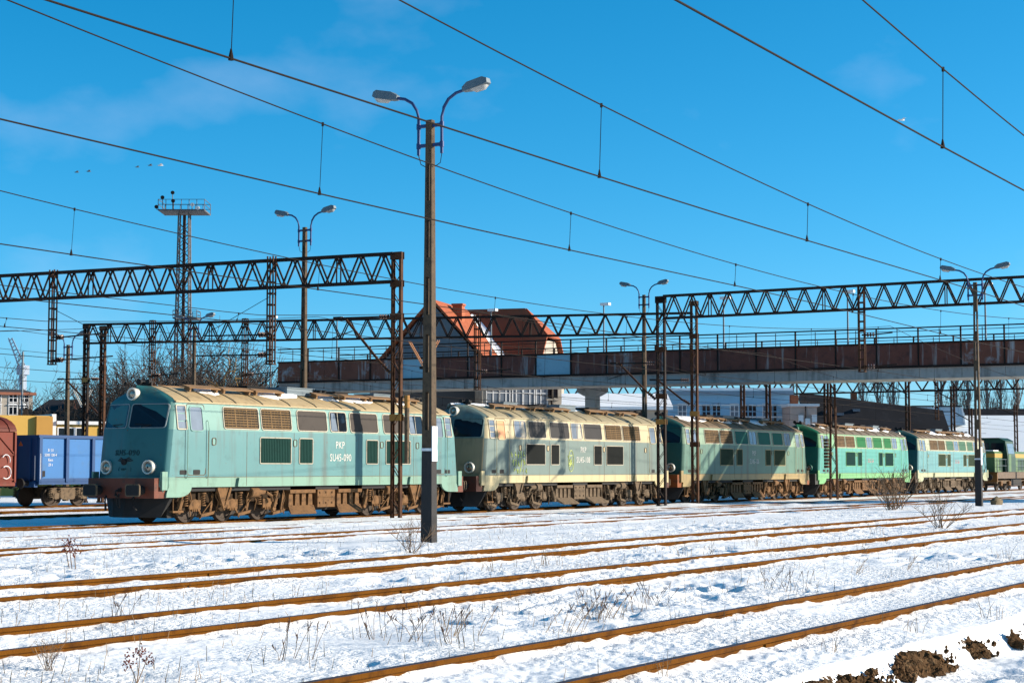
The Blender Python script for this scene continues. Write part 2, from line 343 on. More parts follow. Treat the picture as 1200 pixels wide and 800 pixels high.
def bogie_side(s):
    b = MB(); y = s*1.04
    # side frame: beam with pedestals
    poly = [(-2.75, .78), (-2.55, 1.0), (-.9, 1.02), (-.6, .9), (.6, .9), (.9, 1.02), (2.55, 1.0), (2.75, .78), (2.5, .66), (2.3, .4), (1.95, .36), (1.75, .62), (1.1, .64), (.75, .56), (.45, .34), (.3, .34), (.2, .6), (-.2, .6), (-.3, .34), (-.45, .34), (-.75, .56), (-1.1, .64), (-1.75, .62), (-1.95, .36), (-2.3, .4), (-2.5, .66)]
    b.prism(poly, lambda a, z, d: (a, y+s*d, z), -.05, .05)
    for x in (-2.1, -1.6, -.25, .25, 1.6, 2.1): b.box(x-.05, x+.05, y, y+s*.12, .42, .95)
    return b
def make_bogie(parent, xb, mat, sgn):
    bo = link('bogie', shared('bogie_beam_gap_fill'+mat.name, lambda: MB().box(-2.6, 2.6, -.7, .7, .16, .9).box(-.5, .5, -1.0, 1.0, .75, 1.12).mesh('bogie', M['black'])), parent, (xb, 0, 0))  # oversized black beam added to fill the shaded gaps between the wheels
    for s in (-1, 1):
        link('side_frame', shared(('bside', s, mat.name), lambda: bogie_side(s).mesh('side_frame', M['bogie_dark'])), bo)
        for ax in (-1.85, 0, 1.85):
            def wh():
                return MB().lathe((0, 0, 0), (0, s, 0), [(-.06, .57), (-.035, .57), (-.03, .545), (.07, .54), (.07, .45), (.03, .43), (.03, .2), (.09, .17), (.09, .02)], 28).mesh('wheel', M['wheel'], smooth=35)
            link('wheel', shared(('wheel', s), wh), bo, (ax, s*.78, .545))
            def ab():
                b = MB(); b.lathe((0, 0, 0), (0, s, 0), [(-.1, .19), (.06, .19), (.08, .16), (.1, .06)], 14); b.box(-.26, .26, -.08, .06, -.14, .16)
                for k in range(4): b.box(-.16+k*.09, -.12+k*.09, s*.02, s*.1, -.2, -.12)
                return b.mesh('axle_box', mat, smooth=40)
            link('axle_box', shared(('abox', s, mat.name), ab), bo, (ax, s*1.14, .56))
            def spr():
                pts = [(.085*math.cos(a), .085*math.sin(a), -.17+.34*a/(2*PI*4.5)) for a in np.linspace(0, 2*PI*4.5, 46)]
                b = MB().tube(pts, .02, 5); b.lathe((0, 0, .17), (0, 0, 1), [(0, .12), (.04, .12)], 10); b.lathe((0, 0, -.21), (0, 0, 1), [(0, .12), (.04, .12)], 10)
                return b.mesh('coil_spring', mat, smooth=60)
            for dx in (-.42, .42): link('coil_spring', shared(('spring', mat.name), spr), bo, (ax+dx, s*1.15, .74))
            def shoe():
                b = MB(); b.prism([(-.34, .0), (.3, .1), (.36, .2), (.1, .16), (-.3, .1)], lambda a, z, d: (a, s*d, z), -.09, .09)
                b.bar((.2, 0, .15), (.34, 0, .75), .06, .09); b.bar((-.25, 0, .05), (-.4, 0, .4), .05, .05); return b.mesh('brake_shoe', mat)
            link('brake_shoe', shared(('shoe', s, mat.name), shoe), bo, (ax+.62, s*1.12, .16))
        def strut():
            b = MB(); b.prism([(-.42, 1.13), (.34, 1.13), (.1, .52), (.02, .36), (-.12, .52)], lambda a, z, d: (a, s*d, z), -.03, .03)
            b.bar((-.36, s*.04, 1.1), (-.05, s*.04, .45), .07, .09); b.bar((.28, s*.04, 1.1), (0, s*.04, .45), .07, .09); b.box(-.2, .2, -.05, .08, .55, .68); return b.mesh('bolster_bracket', mat)
        link('bolster_bracket', shared(('strut', s, mat.name), strut), bo, (-.55*sgn*-1, s*1.3, 0))
        def cyl():
            b = MB(); b.lathe((-.3, 0, 0), (1, 0, 0), [(0, .13), (.03, .16), (.42, .16), (.46, .1), (.85, .07), (.86, .03)], 14); b.tube([(.5, s*.08, .0), (.75, s*.1, -.12), (.8, s*.1, -.3)], .05, 6)
            b.tube([(-.35, 0, .0), (-.5, s*.05, -.15), (-.48, s*.05, -.45), (-.6, s*.05, -.5)], .025, 5); return b.mesh('brake_cylinder', mat, smooth=40)
        link('brake_cylinder', shared(('cyl', s, mat.name), cyl), bo, (1.1*-sgn, s*1.27, .93))
        def damper():
            b = MB(); b.tube([(0, 0, .98), (-.1, s*.02, .75)], .05, 8); b.tube([(-.1, s*.02, .75), (-.24, s*.03, .42)], .085, 8); b.lathe((-.25, s*.03, .38), (0, s, 0), [(-.06, .09), (.06, .09)], 8)
            b.tube([(.3, s*.02, 1.0), (.34, s*.06, .7), (.22, s*.06, .5), (.3, s*.06, .2)], .022, 5); return b.mesh('damper', mat, smooth=40)
        for dx in (-2.45, 2.35): link('damper', shared(('damp', s, mat.name), damper), bo, (dx, s*1.22, 0))
        def sand():
            b = MB(); b.tube([(0, 0, 1.12), (.02, 0, .7), (-.2, -s*.2, .3), (-.28, -s*.25, .12)], .03, 6); b.tube([(.25, 0, 1.1), (.2, 0, .82), (.35, 0, .65), (.35, -s*.1, .35)], .022, 5); return b.mesh('sand_pipe', mat, smooth=60)
        for dx in (-1.1, .85): link('sand_pipe', shared(('sand', s, mat.name), sand), bo, (dx, s*1.25, 0))
    return bo
def hopper(s):
    b = MB(); b.box(-.72, .72, s*1.02, s*1.3, .88, 1.12); b.box(-.72, .72, s*.6, s*1.1, .35, .9)
    for k in range(4):
        x = -.56+k*.37; b.prism([(x-.1, .88), (x+.1, .88), (x+.13, .42), (x-.13, .42)], lambda a, z, d: (a, s*d, z), 1.08, 1.2)
    b.prism([(1.05, .46), (1.22, .46), (1.52, .2), (1.5, .17), (1.05, .4)], lambda a, z, d: (d-(a-1.22)*.8, s*a, z), -.72, .72)
    return b
def make_loco(i, cfg):
    rev = cfg.get('rev', False); X = 50.85+19*i
    lo = T('diesel_locomotive', cfg['label'], 'locomotive', (X, 38.43, 0), PI if rev else 0, 'diesel locomotives coupled in a row')
    c = {}
    def old(key, rgb, **k):
        rgb = tuple(v*.94 for v in rgb)
        return pmat('loco%d_%s' % (i, key), lin(*rgb), k.pop('rough', .55), 0, .1, .9, dirt=(tuple(q*.55 for q in lin(*rgb)), .56, 1.6), streak=(tuple((q*.5+w*.5)*.72 for q, w in zip(lin(*rgb), (.11, .07, .045))), .53, 2.4), chips=((.09, .04, .02), .69, 5.5), bump=.1, bscale=2.2, spec=.3)
    for k in ('upper', 'mid', 'sill', 'fup', 'flow', 'roof'): c[k] = old(k, cfg[k])
    for k in ('panel', 'louver'): c[k] = pmat('loco%d_%s' % (i, k), lin(*cfg[k]), .75, 0, .15, 1.5, dirt=(tuple(q*.6 for q in lin(*cfg[k])), .55, 3), spec=.12)
    # body shell: side walls in three colour bands plus both bowed cab fronts
    b = MB(); nt = len(TS)
    idx = {}
    for s in (-1, 1):
        for r, z in enumerate(ZR):
            for j, t in enumerate(TS):
                idx[s, r, j] = len(b.v); w = WZ(z); b.v.append((s*(LZ(z)-bow(t)), t*w, z))
    def band(z): return 0 if z < 1.3 else (1 if z < 2.9 else 2)
    for s in (-1, 1):
        for r in range(len(ZR)-1):
            for j in range(nt-1):
                tm = abs(TS[j]+TS[j+1])/2; k = band(ZR[r])
                if tm < .95 and k: k = 3 if k == 1 else 4
                if tm >= .95 and ZR[r] >= 3.8: k = 4
                b.f.append((idx[s, r, j], idx[s, r, j+1], idx[s, r+1, j+1], idx[s, r+1, j])); b.m.append(k)
    for j in (0, nt-1):
        for r in range(len(ZR)-1):
            if ZR[r] < 3.79: b.f.append((idx[-1, r, j], idx[1, r, j], idx[1, r+1, j], idx[-1, r+1, j])); b.m.append(band(ZR[r]))
    b.build('body', [c['sill'], c['mid'], c['upper'], c['flow'], c['fup']], lo, smooth=28)
    rb = MB(); prof = [(sy*WZ(z), z) for sy in (-1,) for z in ZR[7:]]+[(WZ(z), z) for z in reversed(ZR[7:])]
    n = len(prof); vs = []
    for s in (-1, 1):
        for y, z in prof: vs.append((s*(LZ(z)-bow(abs(y)/WZ(z))-.004), y*1.004, z+.006))
    rb.add(vs, [(k, k+1, n+k+1, n+k) for k in range(n-1)])
    roof = rb.build('roof', c['roof'], lo, smooth=40)
    def seam():
        p = [(0, sy*(WZ(z)+.012), z+.012) for sy, zz in ((-1, ZR[7:]), (1, list(reversed(ZR[7:])))) for z in zz]
        return MB().tube(p, .022, 5).mesh('roof_seam', c['roof'])
    sm = seam()
    for x in (-7.3, -6.2, -5.0, -3.6, -2.1, -.6, .9, 2.4, 3.9, 5.2, 6.3, 7.3): link('roof_seam', sm, roof, (x, 0, 0))
    # roof furniture
    wkm = M['plank']
    for q, x in enumerate((-6.0, -4.3, -2.6, -.9, .8, 2.5, 4.2, 5.9)):
        for sy in (-1, 1):
            if (q*7+i*3+sy) % 5 == 0: continue
            link('roof_walkway_board', shared('walk', lambda: MB().box(-.78, .78, -.16, .16, .0, .04).box(-.7, -.62, -.12, .12, -.12, 0).box(.62, .7, -.12, .12, -.12, 0).mesh('roof_walkway_board', M['plank'])), roof, (x, sy*.66, 4.33), (sy*-.3, 0, 0))
    for x, l_, h_, mk in ((-2.9, .9, .16, 'black'), (-.4, 1.5, .2, 'lamphead'), (2.1, .8, .15, 'black'), (4.7, 1.1, .17, 'lamphead')):
        MB().box(x-l_/2, x+l_/2, -.42, .42, 4.28, 4.32+h_).box(x-l_/2-.05, x+l_/2+.05, -.46, .46, 4.32+h_, 4.35+h_).build('roof_hatch', M[mk], roof)
    ex = MB()
    for k in range(3): ex.lathe((1.0+k*.28, 0, 4.3), (0, 0, 1), [(0, .1), (.2, .1), (.24, .12), (.25, .05)], 10)
    ex.build('exhaust_stack', M['black'], roof, smooth=40)
    for sx in (-1, 1):
        h = MB(); h.lathe((sx*7.75, .28, 4.47), (sx, 0, 0), [(-.16, .02), (0, .035), (.2, .1), (.21, .02)], 10); h.lathe((sx*7.75, -.05, 4.47), (sx, 0, 0), [(-.16, .02), (0, .03), (.16, .08), (.17, .02)], 10); h.box(sx*7.75-.03, sx*7.75+.03, -.1, .33, 4.33, 4.47)
        h.build('horn', M['black'], roof, smooth=40)
    # thin snow lying along the roof crown
    for k in range(cfg.get('snowbits', 5)):
        x0 = random.uniform(-7, 5.5) if k else 2.5; ln = random.uniform(.8, 3.2); sb = MB(); ns = 8
        ys = [random.uniform(.25, .5)]*1
        vs = []; 
        for q in range(ns+1):
            t = q/ns; w = .1+.42*math.sin(PI*min(1, t*1.02+.01))**.5*random.uniform(.75, 1.1); yy = -.3+random.uniform(-.05, .05)
            for e, hh in ((-w, .0), (-w*.5, .07), (w*.5, .08), (w, .0)):
                y = max(-1, min(1, yy+e)); zz = float(np.interp(abs(y), [0, .15, .33, .58, .87], [4.335, 4.32, 4.27, 4.18, 4.06])); vs.append((x0+ln*t, y, zz+hh+.004))
        for q in range(ns):
            for e in range(3): sb.add([], []); sb.f.append((q*4+e, q*4+e+1, q*4+e+5, q*4+e+4)); sb.m.append(0)
        sb.v = vs; so = sb.build('roof_snow', M['snow'], roof, smooth=80)
    for sy in (-1, 1):
        g = MB(); g.box(-8.05, 8.05, min(sy*1.31, sy*1.365), max(sy*1.31, sy*1.365), 3.79, 3.835); g.build('gutter', c['roof'], lo)
        fn = lambda a, z, d, sy=sy: spt(sy, a, z, d)
        for typ, x0, x1 in UPPER:
            z0, z1 = 3.02, 3.69
            if typ == 'grille':
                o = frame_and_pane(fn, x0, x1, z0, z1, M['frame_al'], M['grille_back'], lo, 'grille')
                gb = MB(); k = 8
                for q in range(k):
                    z = z0+(z1-z0)*(q+.5)/k; gb.prism([(x0+.03, z-.02), (x1-.07, z-.02), (x1-.07, z+.014), (x0+.03, z+.014)], fn, .007, .03)
                for q in range(1, 9):
                    x = x0+(x1-x0)*q/9; w = .025 if q % 3 == 0 else .008; gb.prism([(x-w, z0+.02), (x+w, z0+.02), (x+w, z1-.02), (x-w, z1-.02)], fn, .008, .02)
                gb.build('grille_slats', M['grille'], o, kind='stuff')
            elif typ == 'panel': frame_and_pane(fn, x0, x1, z0, z1, M['frame_al'], c['panel'], lo, 'blanked_window', r=.09)
            else:
                o = frame_and_pane(fn, x0, x1, z0, z1, M['frame_al'], M['glass'] if i in (0,) else M['glass_pale'], lo, 'window', r=.09)
                xm = x0+(x1-x0)*.48; panel_on(fn, [(xm-.012, z0), (xm+.012, z0), (xm+.012, z1), (xm-.012, z1)], .006, .018).build('glazing_bar', M['frame_al'], o)
                if i in (0, 1, 2): panel_on(fn, [(x0+.04, z0+.02), (xm-.05, z0+.02), (xm-.16, z1-.02), (x0+.1, z1-.02)], .0065, .009).build('curtain', M['glass_pale'] if i != 1 else M['frame_al'], o)
        for x0, x1 in LOWER:
            z0, z1 = 1.90, 2.73
            o = frame_and_pane(fn, x0, x1, z0, z1, M['frame_al'] if i < 2 else c['sill'], c['louver'], lo, 'louver', r=.03, fw=.03)
            lb = MB(); k = max(5, int((x1-x0)/.09))
            for q in range(k):
                x = x0+.03+(x1-x0-.06)*(q+.5)/k; lb.prism([(x-.028, z0+.03), (x+.02, z0+.03), (x+.02, z1-.03), (x-.028, z1-.03)], fn, .006, .02)
            lb.build('louver_slats', c['louver'], o, kind='stuff')
        for x in HATCH: frame_and_pane(fn, x-.08, x+.08, 2.48, 2.68, M['bogie_g'], c['upper'], lo, 'filler_hatch', r=.04, fw=.02)
        for sx in (-1, 1):
            xa, xb = sorted((sx*6.72, sx*7.5)); xc0, xc1 = sorted((sx*7.62, sx*8.02))
            d = ring_on(fn, rrect(xa-.05, xb+.05, 1.5, 3.76, .1), rrect(xa-.028, xb+.028, 1.522, 3.738, .08), -.01, .006).build('cab_door', M['bogie_g'], lo)
            frame_and_pane(fn, xa+.1, xb-.1, 2.92, 3.66, c['upper'], (M['insul_o'] if (i == 1 and sx*(-1 if rev else 1) < 0) else M['glass_pale']), d, 'door_window', r=.08, fw=.03)
            for xx in (xa-.12, xb+.12):
                MB().tube([spt(sy, xx, 1.42, .02), spt(sy, xx, 1.46, .07), spt(sy, xx, 2.94, .07), spt(sy, xx, 3.2, .07), spt(sy, xx, 3.25, .02)], .013, 6).build('handrail', c['sill'], d, smooth=60)
            panel_on(fn, rrect((xa+xb)/2-.16, (xa+xb)/2+.16, 1.53, 1.68, .03), -.01, .012).build('step_hole_shade', M['black'], d)  # flat black panels paint the shade of the step holes
            panel_on(fn, rrect(sx*7.75-.16, sx*7.75+.16, 1.53, 1.67, .03), -.01, .012).build('step_hole_shade', M['black'], d)
            # three-pane cab side window
            cw = ring_on(fn, rrect(xc0-.04, xc1+.04, 2.93, 3.72, .06), rrect(xc0, xc1, 2.97, 3.68, .03), -.01, .03).build('cab_side_window', M['frame_al'], lo)
            for q in range(3): panel_on(fn, rrect(xc0+.01, xc1-.01, 2.98+q*.24, 3.19+q*.24, .02), -.01, .012).build('pane', M['glass_pale'], cw)
            # end skirt dropping below the sill, cut away round the bogie
            sk = MB(); arc = [(8.42, 1.13), (8.5, .95), (8.52, .82), (7.95, .82)]+[(7.95-.62*math.sin(a), .82+.31*(1-math.cos(a))) for a in np.linspace(.2, PI/2, 6)]
            sk.prism([(sx*a, z) for a, z in arc], lambda a, z, dd: (a, sy*dd, z), 1.36, 1.428)
            sk.build('end_skirt', c['sill'], lo)
            bs = MB(); bs.box(*sorted((sx*7.6, sx*8.1)), *sorted((sy*1.2, sy*1.34)), .34, .4).tube([(sx*7.65, sy*1.3, .4), (sx*7.65, sy*1.3, .9)], .02, 5).tube([(sx*8.05, sy*1.3, .4), (sx*8.05, sy*1.3, .9)], .02, 5)
            bs.build('cab_step', M['bogie'], lo)
            # lifting gussets on the sill
            panel_on(fn, [(sx*5.05-.1, 1.14), (sx*5.05+.1, 1.14), (sx*5.05+.03, 1.42), (sx*5.05-.03, 1.42)], 0, .09).build('gusset', c['sill'], lo)
        if i >= 3:
            gr = MB()
            for z in (1.55, 1.78, 2.02, 2.26, 2.5, 2.74):
                for x0, x1 in ((-6.5, -4.1), (-.85, 2.1), (5.25, 6.5)) if z > 1.6 else ((-6.5, 6.5),): gr.prism([(x0, z-.018), (x1, z-.018), (x1, z+.018), (x0, z+.018)], fn, -.005, .022)
            gr.build('pressed_ribs', c['mid'], lo, kind='stuff')
        for xs_ in (-6.55, -4.6, -2.05, 3.1, 5.35):
            panel_on(fn, [(xs_-.009, 1.16), (xs_+.009, 1.16), (xs_+.009, 2.92), (xs_-.009, 2.92)], -.004, .004).build('panel_seam', M['bogie_g'], lo)
        panel_on(fn, [(-8.1, 1.44), (8.1, 1.44), (8.1, 1.455), (-8.1, 1.455)], -.004, .006).build('sill_seam', M['bogie_g'], lo)
        # side lettering
        for body, x, z, size, sx in cfg['text']:
            tm = shared(('txt', body, size, sx), lambda: text_mesh(body, size, M['letter'] if i < 3 else MATS.setdefault('red_letter', pmat('lettering_red_grey', (.42, .2, .2), .6)), sx))
            link('lettering', tm, lo, (x, sy*1.434, z), (PI/2, 0, 0 if sy < 0 else PI))
        # underframe between bogies
        for x in (-1.35, 1.45): link('ribbed_tank_skirt', shared(('hop', sy, cfg['bog']), lambda: hopper(sy).mesh('ribbed_tank_skirt', M[cfg['bog']])), lo, (x, 0, 0))
        bx_ = MB(); bx_.box(-.47, .55, min(sy*.7, sy*1.27), max(sy*.7, sy*1.27), .38, 1.12); bx_.box(-.44, .52, min(sy*1.27, sy*1.29), max(sy*1.27, sy*1.29), .72, .76)
        for q in range(6): bx_.box(-.36+(q % 3)*.36, -.3+(q % 3)*.36, min(sy*1.27, sy*1.3), max(sy*1.27, sy*1.3), .5+.36*(q//3), .56+.36*(q//3))
        bx_.build('battery_box', M[cfg['bog']], lo)
    MB().box(-8.2, 8.2, -1.3, 1.3, 1.0, 1.13).box(-2.2, 2.3, -.95, .95, .28, 1.0).build('underframe', M['black'], lo)
    for sx in (-1, 1):
        fn = lambda a, z, d, sx=sx: fpt(sx, a, z, d)
        vis = (sx < 0) != rev
        # windscreens
        for sy in (-1, 1):
            a, b2 = sorted((sy*.065, sy*1.235))
            w = frame_and_pane(fn, a, b2, 3.0, 3.72, c['fup'] if i else M['frame_dull'], M['glass'], lo, 'windscreen', r=.07, fw=.028)
            wp = MB(); wp.tube([fpt(sx, sy*.5, 3.0, .05), fpt(sx, sy*.8, 3.08, .03), fpt(sx, sy*.25, 3.1, .03)], .012, 4); wp.build('wiper', M['black'], w)
        # headlights
        for y, z, r in ((-.86, 1.76, .23), (.86, 1.76, .23), (0, 4.05, .2)):
            p = fpt(sx, y, z); ax = Vector((sx, 0, .0))
            q = -.12 if z < 3 else -.1
            hl = MB().lathe(p+ax*q, ax, [(0, r*.9), (.16, r), (.22, r), (.24, r*.93), (.235, r*.78), (.17, r*.7)], 24).build('headlight', M['headrim'] if i != 3 else c['flow'], lo, smooth=40)
            MB().lathe(p+ax*q, ax, [(.16, r*.72), (.175, r*.7), (.2, r*.5), (.215, r*.2), (.216, .01)], 20).build('lens', M['headlens'], hl, smooth=60)
            if z < 3: MB().lathe(p+ax*q, ax, [(.214, r*.16), (.225, r*.13), (.23, .01)], 14).build('bulb', M['glass'], hl, smooth=60)
        # raised road number, winged-wheel badge and plate
        if 'front' in cfg:
            def wrap(body, size, z0, wx):
                me = text_mesh(body, size, M['number_dark'], wx, .012)
                for v in me.vertices: v.co = fpt(sx, sx*v.co.x, z0+v.co.y, .008+v.co.z)
                return me
            link('road_number', wrap(cfg['front'], .25, 2.2, .95), lo)
            bd = MB(); bd.lathe(fpt(sx, 0, 1.92, -.02), (sx, 0, 0), [(0, .1), (.06, .1), (.07, .07), (.05, .05), (.05, .01)], 14)
            for sy in (-1, 1):
                for q in range(3): bd.bar(fpt(sx, sy*.06, 1.93+q*.035, .01), fpt(sx, sy*(.3-.06*q), 1.97+q*.045, .01), .02, .03)
            bd.build('winged_wheel_badge', M['black'], lo)
            ring_on(fn, rrect(-.26, .26, 1.62, 1.76, .03), rrect(-.23, .23, 1.65, 1.73, .02), 0, .02).build('name_plate', c['flow'], lo)
            link('plate_lettering', wrap('PKP', .09, 1.69, 1.2), lo)
        # buffer beam, buffers, hook, plough
        bb = MB(); x1 = sorted((sx*8.35, sx*9.0)); bb.box(x1[0], x1[1], -1.36, 1.36, .8, 1.42); bbo = bb.build('buffer_beam', pmat('beam%d' % i, lin(*cfg['beam']), .7, 0, .2, 3, dirt=((.03, .02, .015), .52, 4)), lo)
        for sy in (-1, 1):
            bf = MB(); bf.lathe((sx*8.9, sy*.875, 1.05), (sx, 0, 0), [(0, .2), (.04, .2), (.05, .14), (.36, .14), (.37, .1), (.52, .1)], 16); bfo = bf.build('buffer', M['black'], lo, smooth=40)
            hd = MB(); pl = rrect(-.29, .29, -.19, .19, .08); hd.prism(pl, lambda a, z, d: (sx*d, sy*.875+a, 1.05+z), 9.4, 9.45)
            hdo = hd.build('buffer_head', M['bogie_g'], bfo); MB().prism(rrect(-.25, .25, -.155, .155, .06), lambda a, z, d: (sx*d, sy*.875+a, 1.05+z), 9.45, 9.456).build('greased_face', M['black'], bfo)
            MB().box(*sorted((sx*8.5, sx*8.75)), sy*1.42-.04, sy*1.42+.04, 1.05, 1.62).tube([(sx*8.6, sy*1.42, 1.6), (sx*8.75, sy*1.4, 1.55), (sx*8.78, sy*1.36, 1.2), (sx*8.6, sy*1.36, 1.0)], .02, 5).build('corner_bracket', c['sill'], lo)
        for y in (-.55, .6): MB().tube([(sx*8.9, y, .95), (sx*9.05, y, .8), (sx*9.03, y, .55), (sx*8.95, y*1.1, .42)], .035, 6).build('brake_hose', M['black'], lo, smooth=60)
        hk = MB(); hk.bar((sx*8.85, 0, 1.05), (sx*9.1, 0, 1.05), .07, .12); hk.tube([(sx*9.1, 0, 1.05), (sx*9.22, 0, 1.02), (sx*9.24, 0, .9), (sx*9.15, 0, .85)], .04, 6); hk.tube([(sx*9.15, .05, .95), (sx*9.1, .06, .6), (sx*9.05, 0, .5), (sx*9.1, -.06, .6), (sx*9.15, -.05, .95)], .022, 5); hk.build('coupling_hook', M['black'], lo)
        pl = MB(); vs = []
        for z, wy, xn in ((.8, 1.32, 8.72), (.2, 1.06, 8.86)):
            for y, dx in ((-wy, -.5), (-wy*.5, -.08), (0, .06), (wy*.5, -.08), (wy, -.5)): vs.append((sx*(xn+dx), y, z))
        vs += [(sx*8.0, -1.3, .8), (sx*8.0, 1.3, .8)]
        pl.add(vs, [(k, k+1, k+6, k+5) for k in range(4)]+[(0, 1, 2, 3, 4, 11, 10), (0, 5, 10), (4, 9, 11)]); plo = pl.build('snow_plough', M['black'], lo)
    for sx in (-1, 1): make_bogie(lo, sx*5.05, M[cfg['bog']], sx)
    return lo, c

LC = [
 dict(label='faded turquoise diesel locomotive numbered 090, nearest and leftmost in the row', upper=(150, 208, 196), mid=(108, 176, 178), sill=(160, 210, 186), fup=(60, 140, 144), flow=(60, 140, 144), roof=(246, 216, 164), panel=(98, 90, 84), louver=(14, 74, 66), beam=(140, 74, 52), bog='bogie', text=[('PKP', .62, 2.53, .36, .85), ('SU45-090', .66, 2.09, .37, .82)], front='SU45-090', snowbits=7),  # cab front teal darker than the sides: shade put into the paint colour
 dict(label='cream and grey-green diesel locomotive numbered 108 with yellow graffiti, second in the row', rev=True, upper=(255, 234, 184), mid=(140, 164, 156), sill=(255, 236, 180), fup=(150, 176, 168), flow=(212, 192, 150), roof=(226, 208, 166), panel=(82, 80, 80), louver=(40, 44, 42), beam=(110, 60, 44), bog='bogie_g', text=[('PKP', .0, 2.53, .36, .85), ('SU45-108', 0, 2.09, .37, .82)], snowbits=9),
 dict(label='dull green diesel locomotive with ochre sill standing under the bridge shadow, third in the row', upper=(178, 214, 178), mid=(112, 164, 144), sill=(214, 184, 120), fup=(38, 112, 104), flow=(30, 106, 96), roof=(176, 150, 116), panel=(40, 124, 112), louver=(72, 94, 70), beam=(170, 90, 30), bog='bogie', text=[('PKP', .62, 2.53, .36, .85), ('SU45-106', .66, 2.09, .37, .82)], snowbits=6),
 dict(label='bright mint and turquoise ribbed diesel locomotive with green blanked windows, fourth in the row', upper=(160, 232, 170), mid=(96, 206, 192), sill=(152, 232, 150), fup=(18, 142, 104), flow=(10, 130, 116), roof=(170, 150, 122), panel=(40, 136, 78), louver=(0, 80, 74), beam=(70, 70, 66), bog='bogie', text=[('SP32-154', .66, 2.2, .34, .8)], snowbits=6),
 dict(label='pale blue and cream ribbed diesel locomotive next to the green shunter', upper=(232, 238, 198), mid=(130, 204, 208), sill=(234, 236, 190), fup=(16, 106, 106), flow=(12, 112, 118), roof=(176, 150, 118), panel=(90, 138, 112), louver=(84, 104, 78), beam=(90, 70, 50), bog='bogie_g', text=[('SP32-208', .66, 2.2, .34, .8)], snowbits=6),
]
locos = [make_loco(i, c) for i, c in enumerate(LC)]
# graffiti on the cream locomotive
def graffiti(parent, strokes, mat, sy, r=.016):
    for st in strokes:
        MB().tube([(x, sy*1.442, z) for x, z in st], r, 4).build('graffiti_stroke', mat, parent)
l2 = locos[1][0]; gs = []
random.seed(3)
for base in ((6.3, 2.3), (6.25, 1.95), (6.1, 1.66)):
    x, z = base
    for k in range(5):
        st = [(x, z)]
        for q in range(5): st.append((x-random.uniform(-.06, .12), z+random.uniform(-.16, .16)))
        gs.append(st); x -= .24
gs.append([(1.05+.42*math.cos(a)*.55+.1, 2.05+.46*math.sin(a)) for a in np.linspace(0, 2*PI, 22)])
for k in range(5): gs.append([(1.45-random.uniform(0, .45), 1.75+random.uniform(0, .55)) for q in range(4)])
graffiti(l2, gs, M['graffiti'], 1)

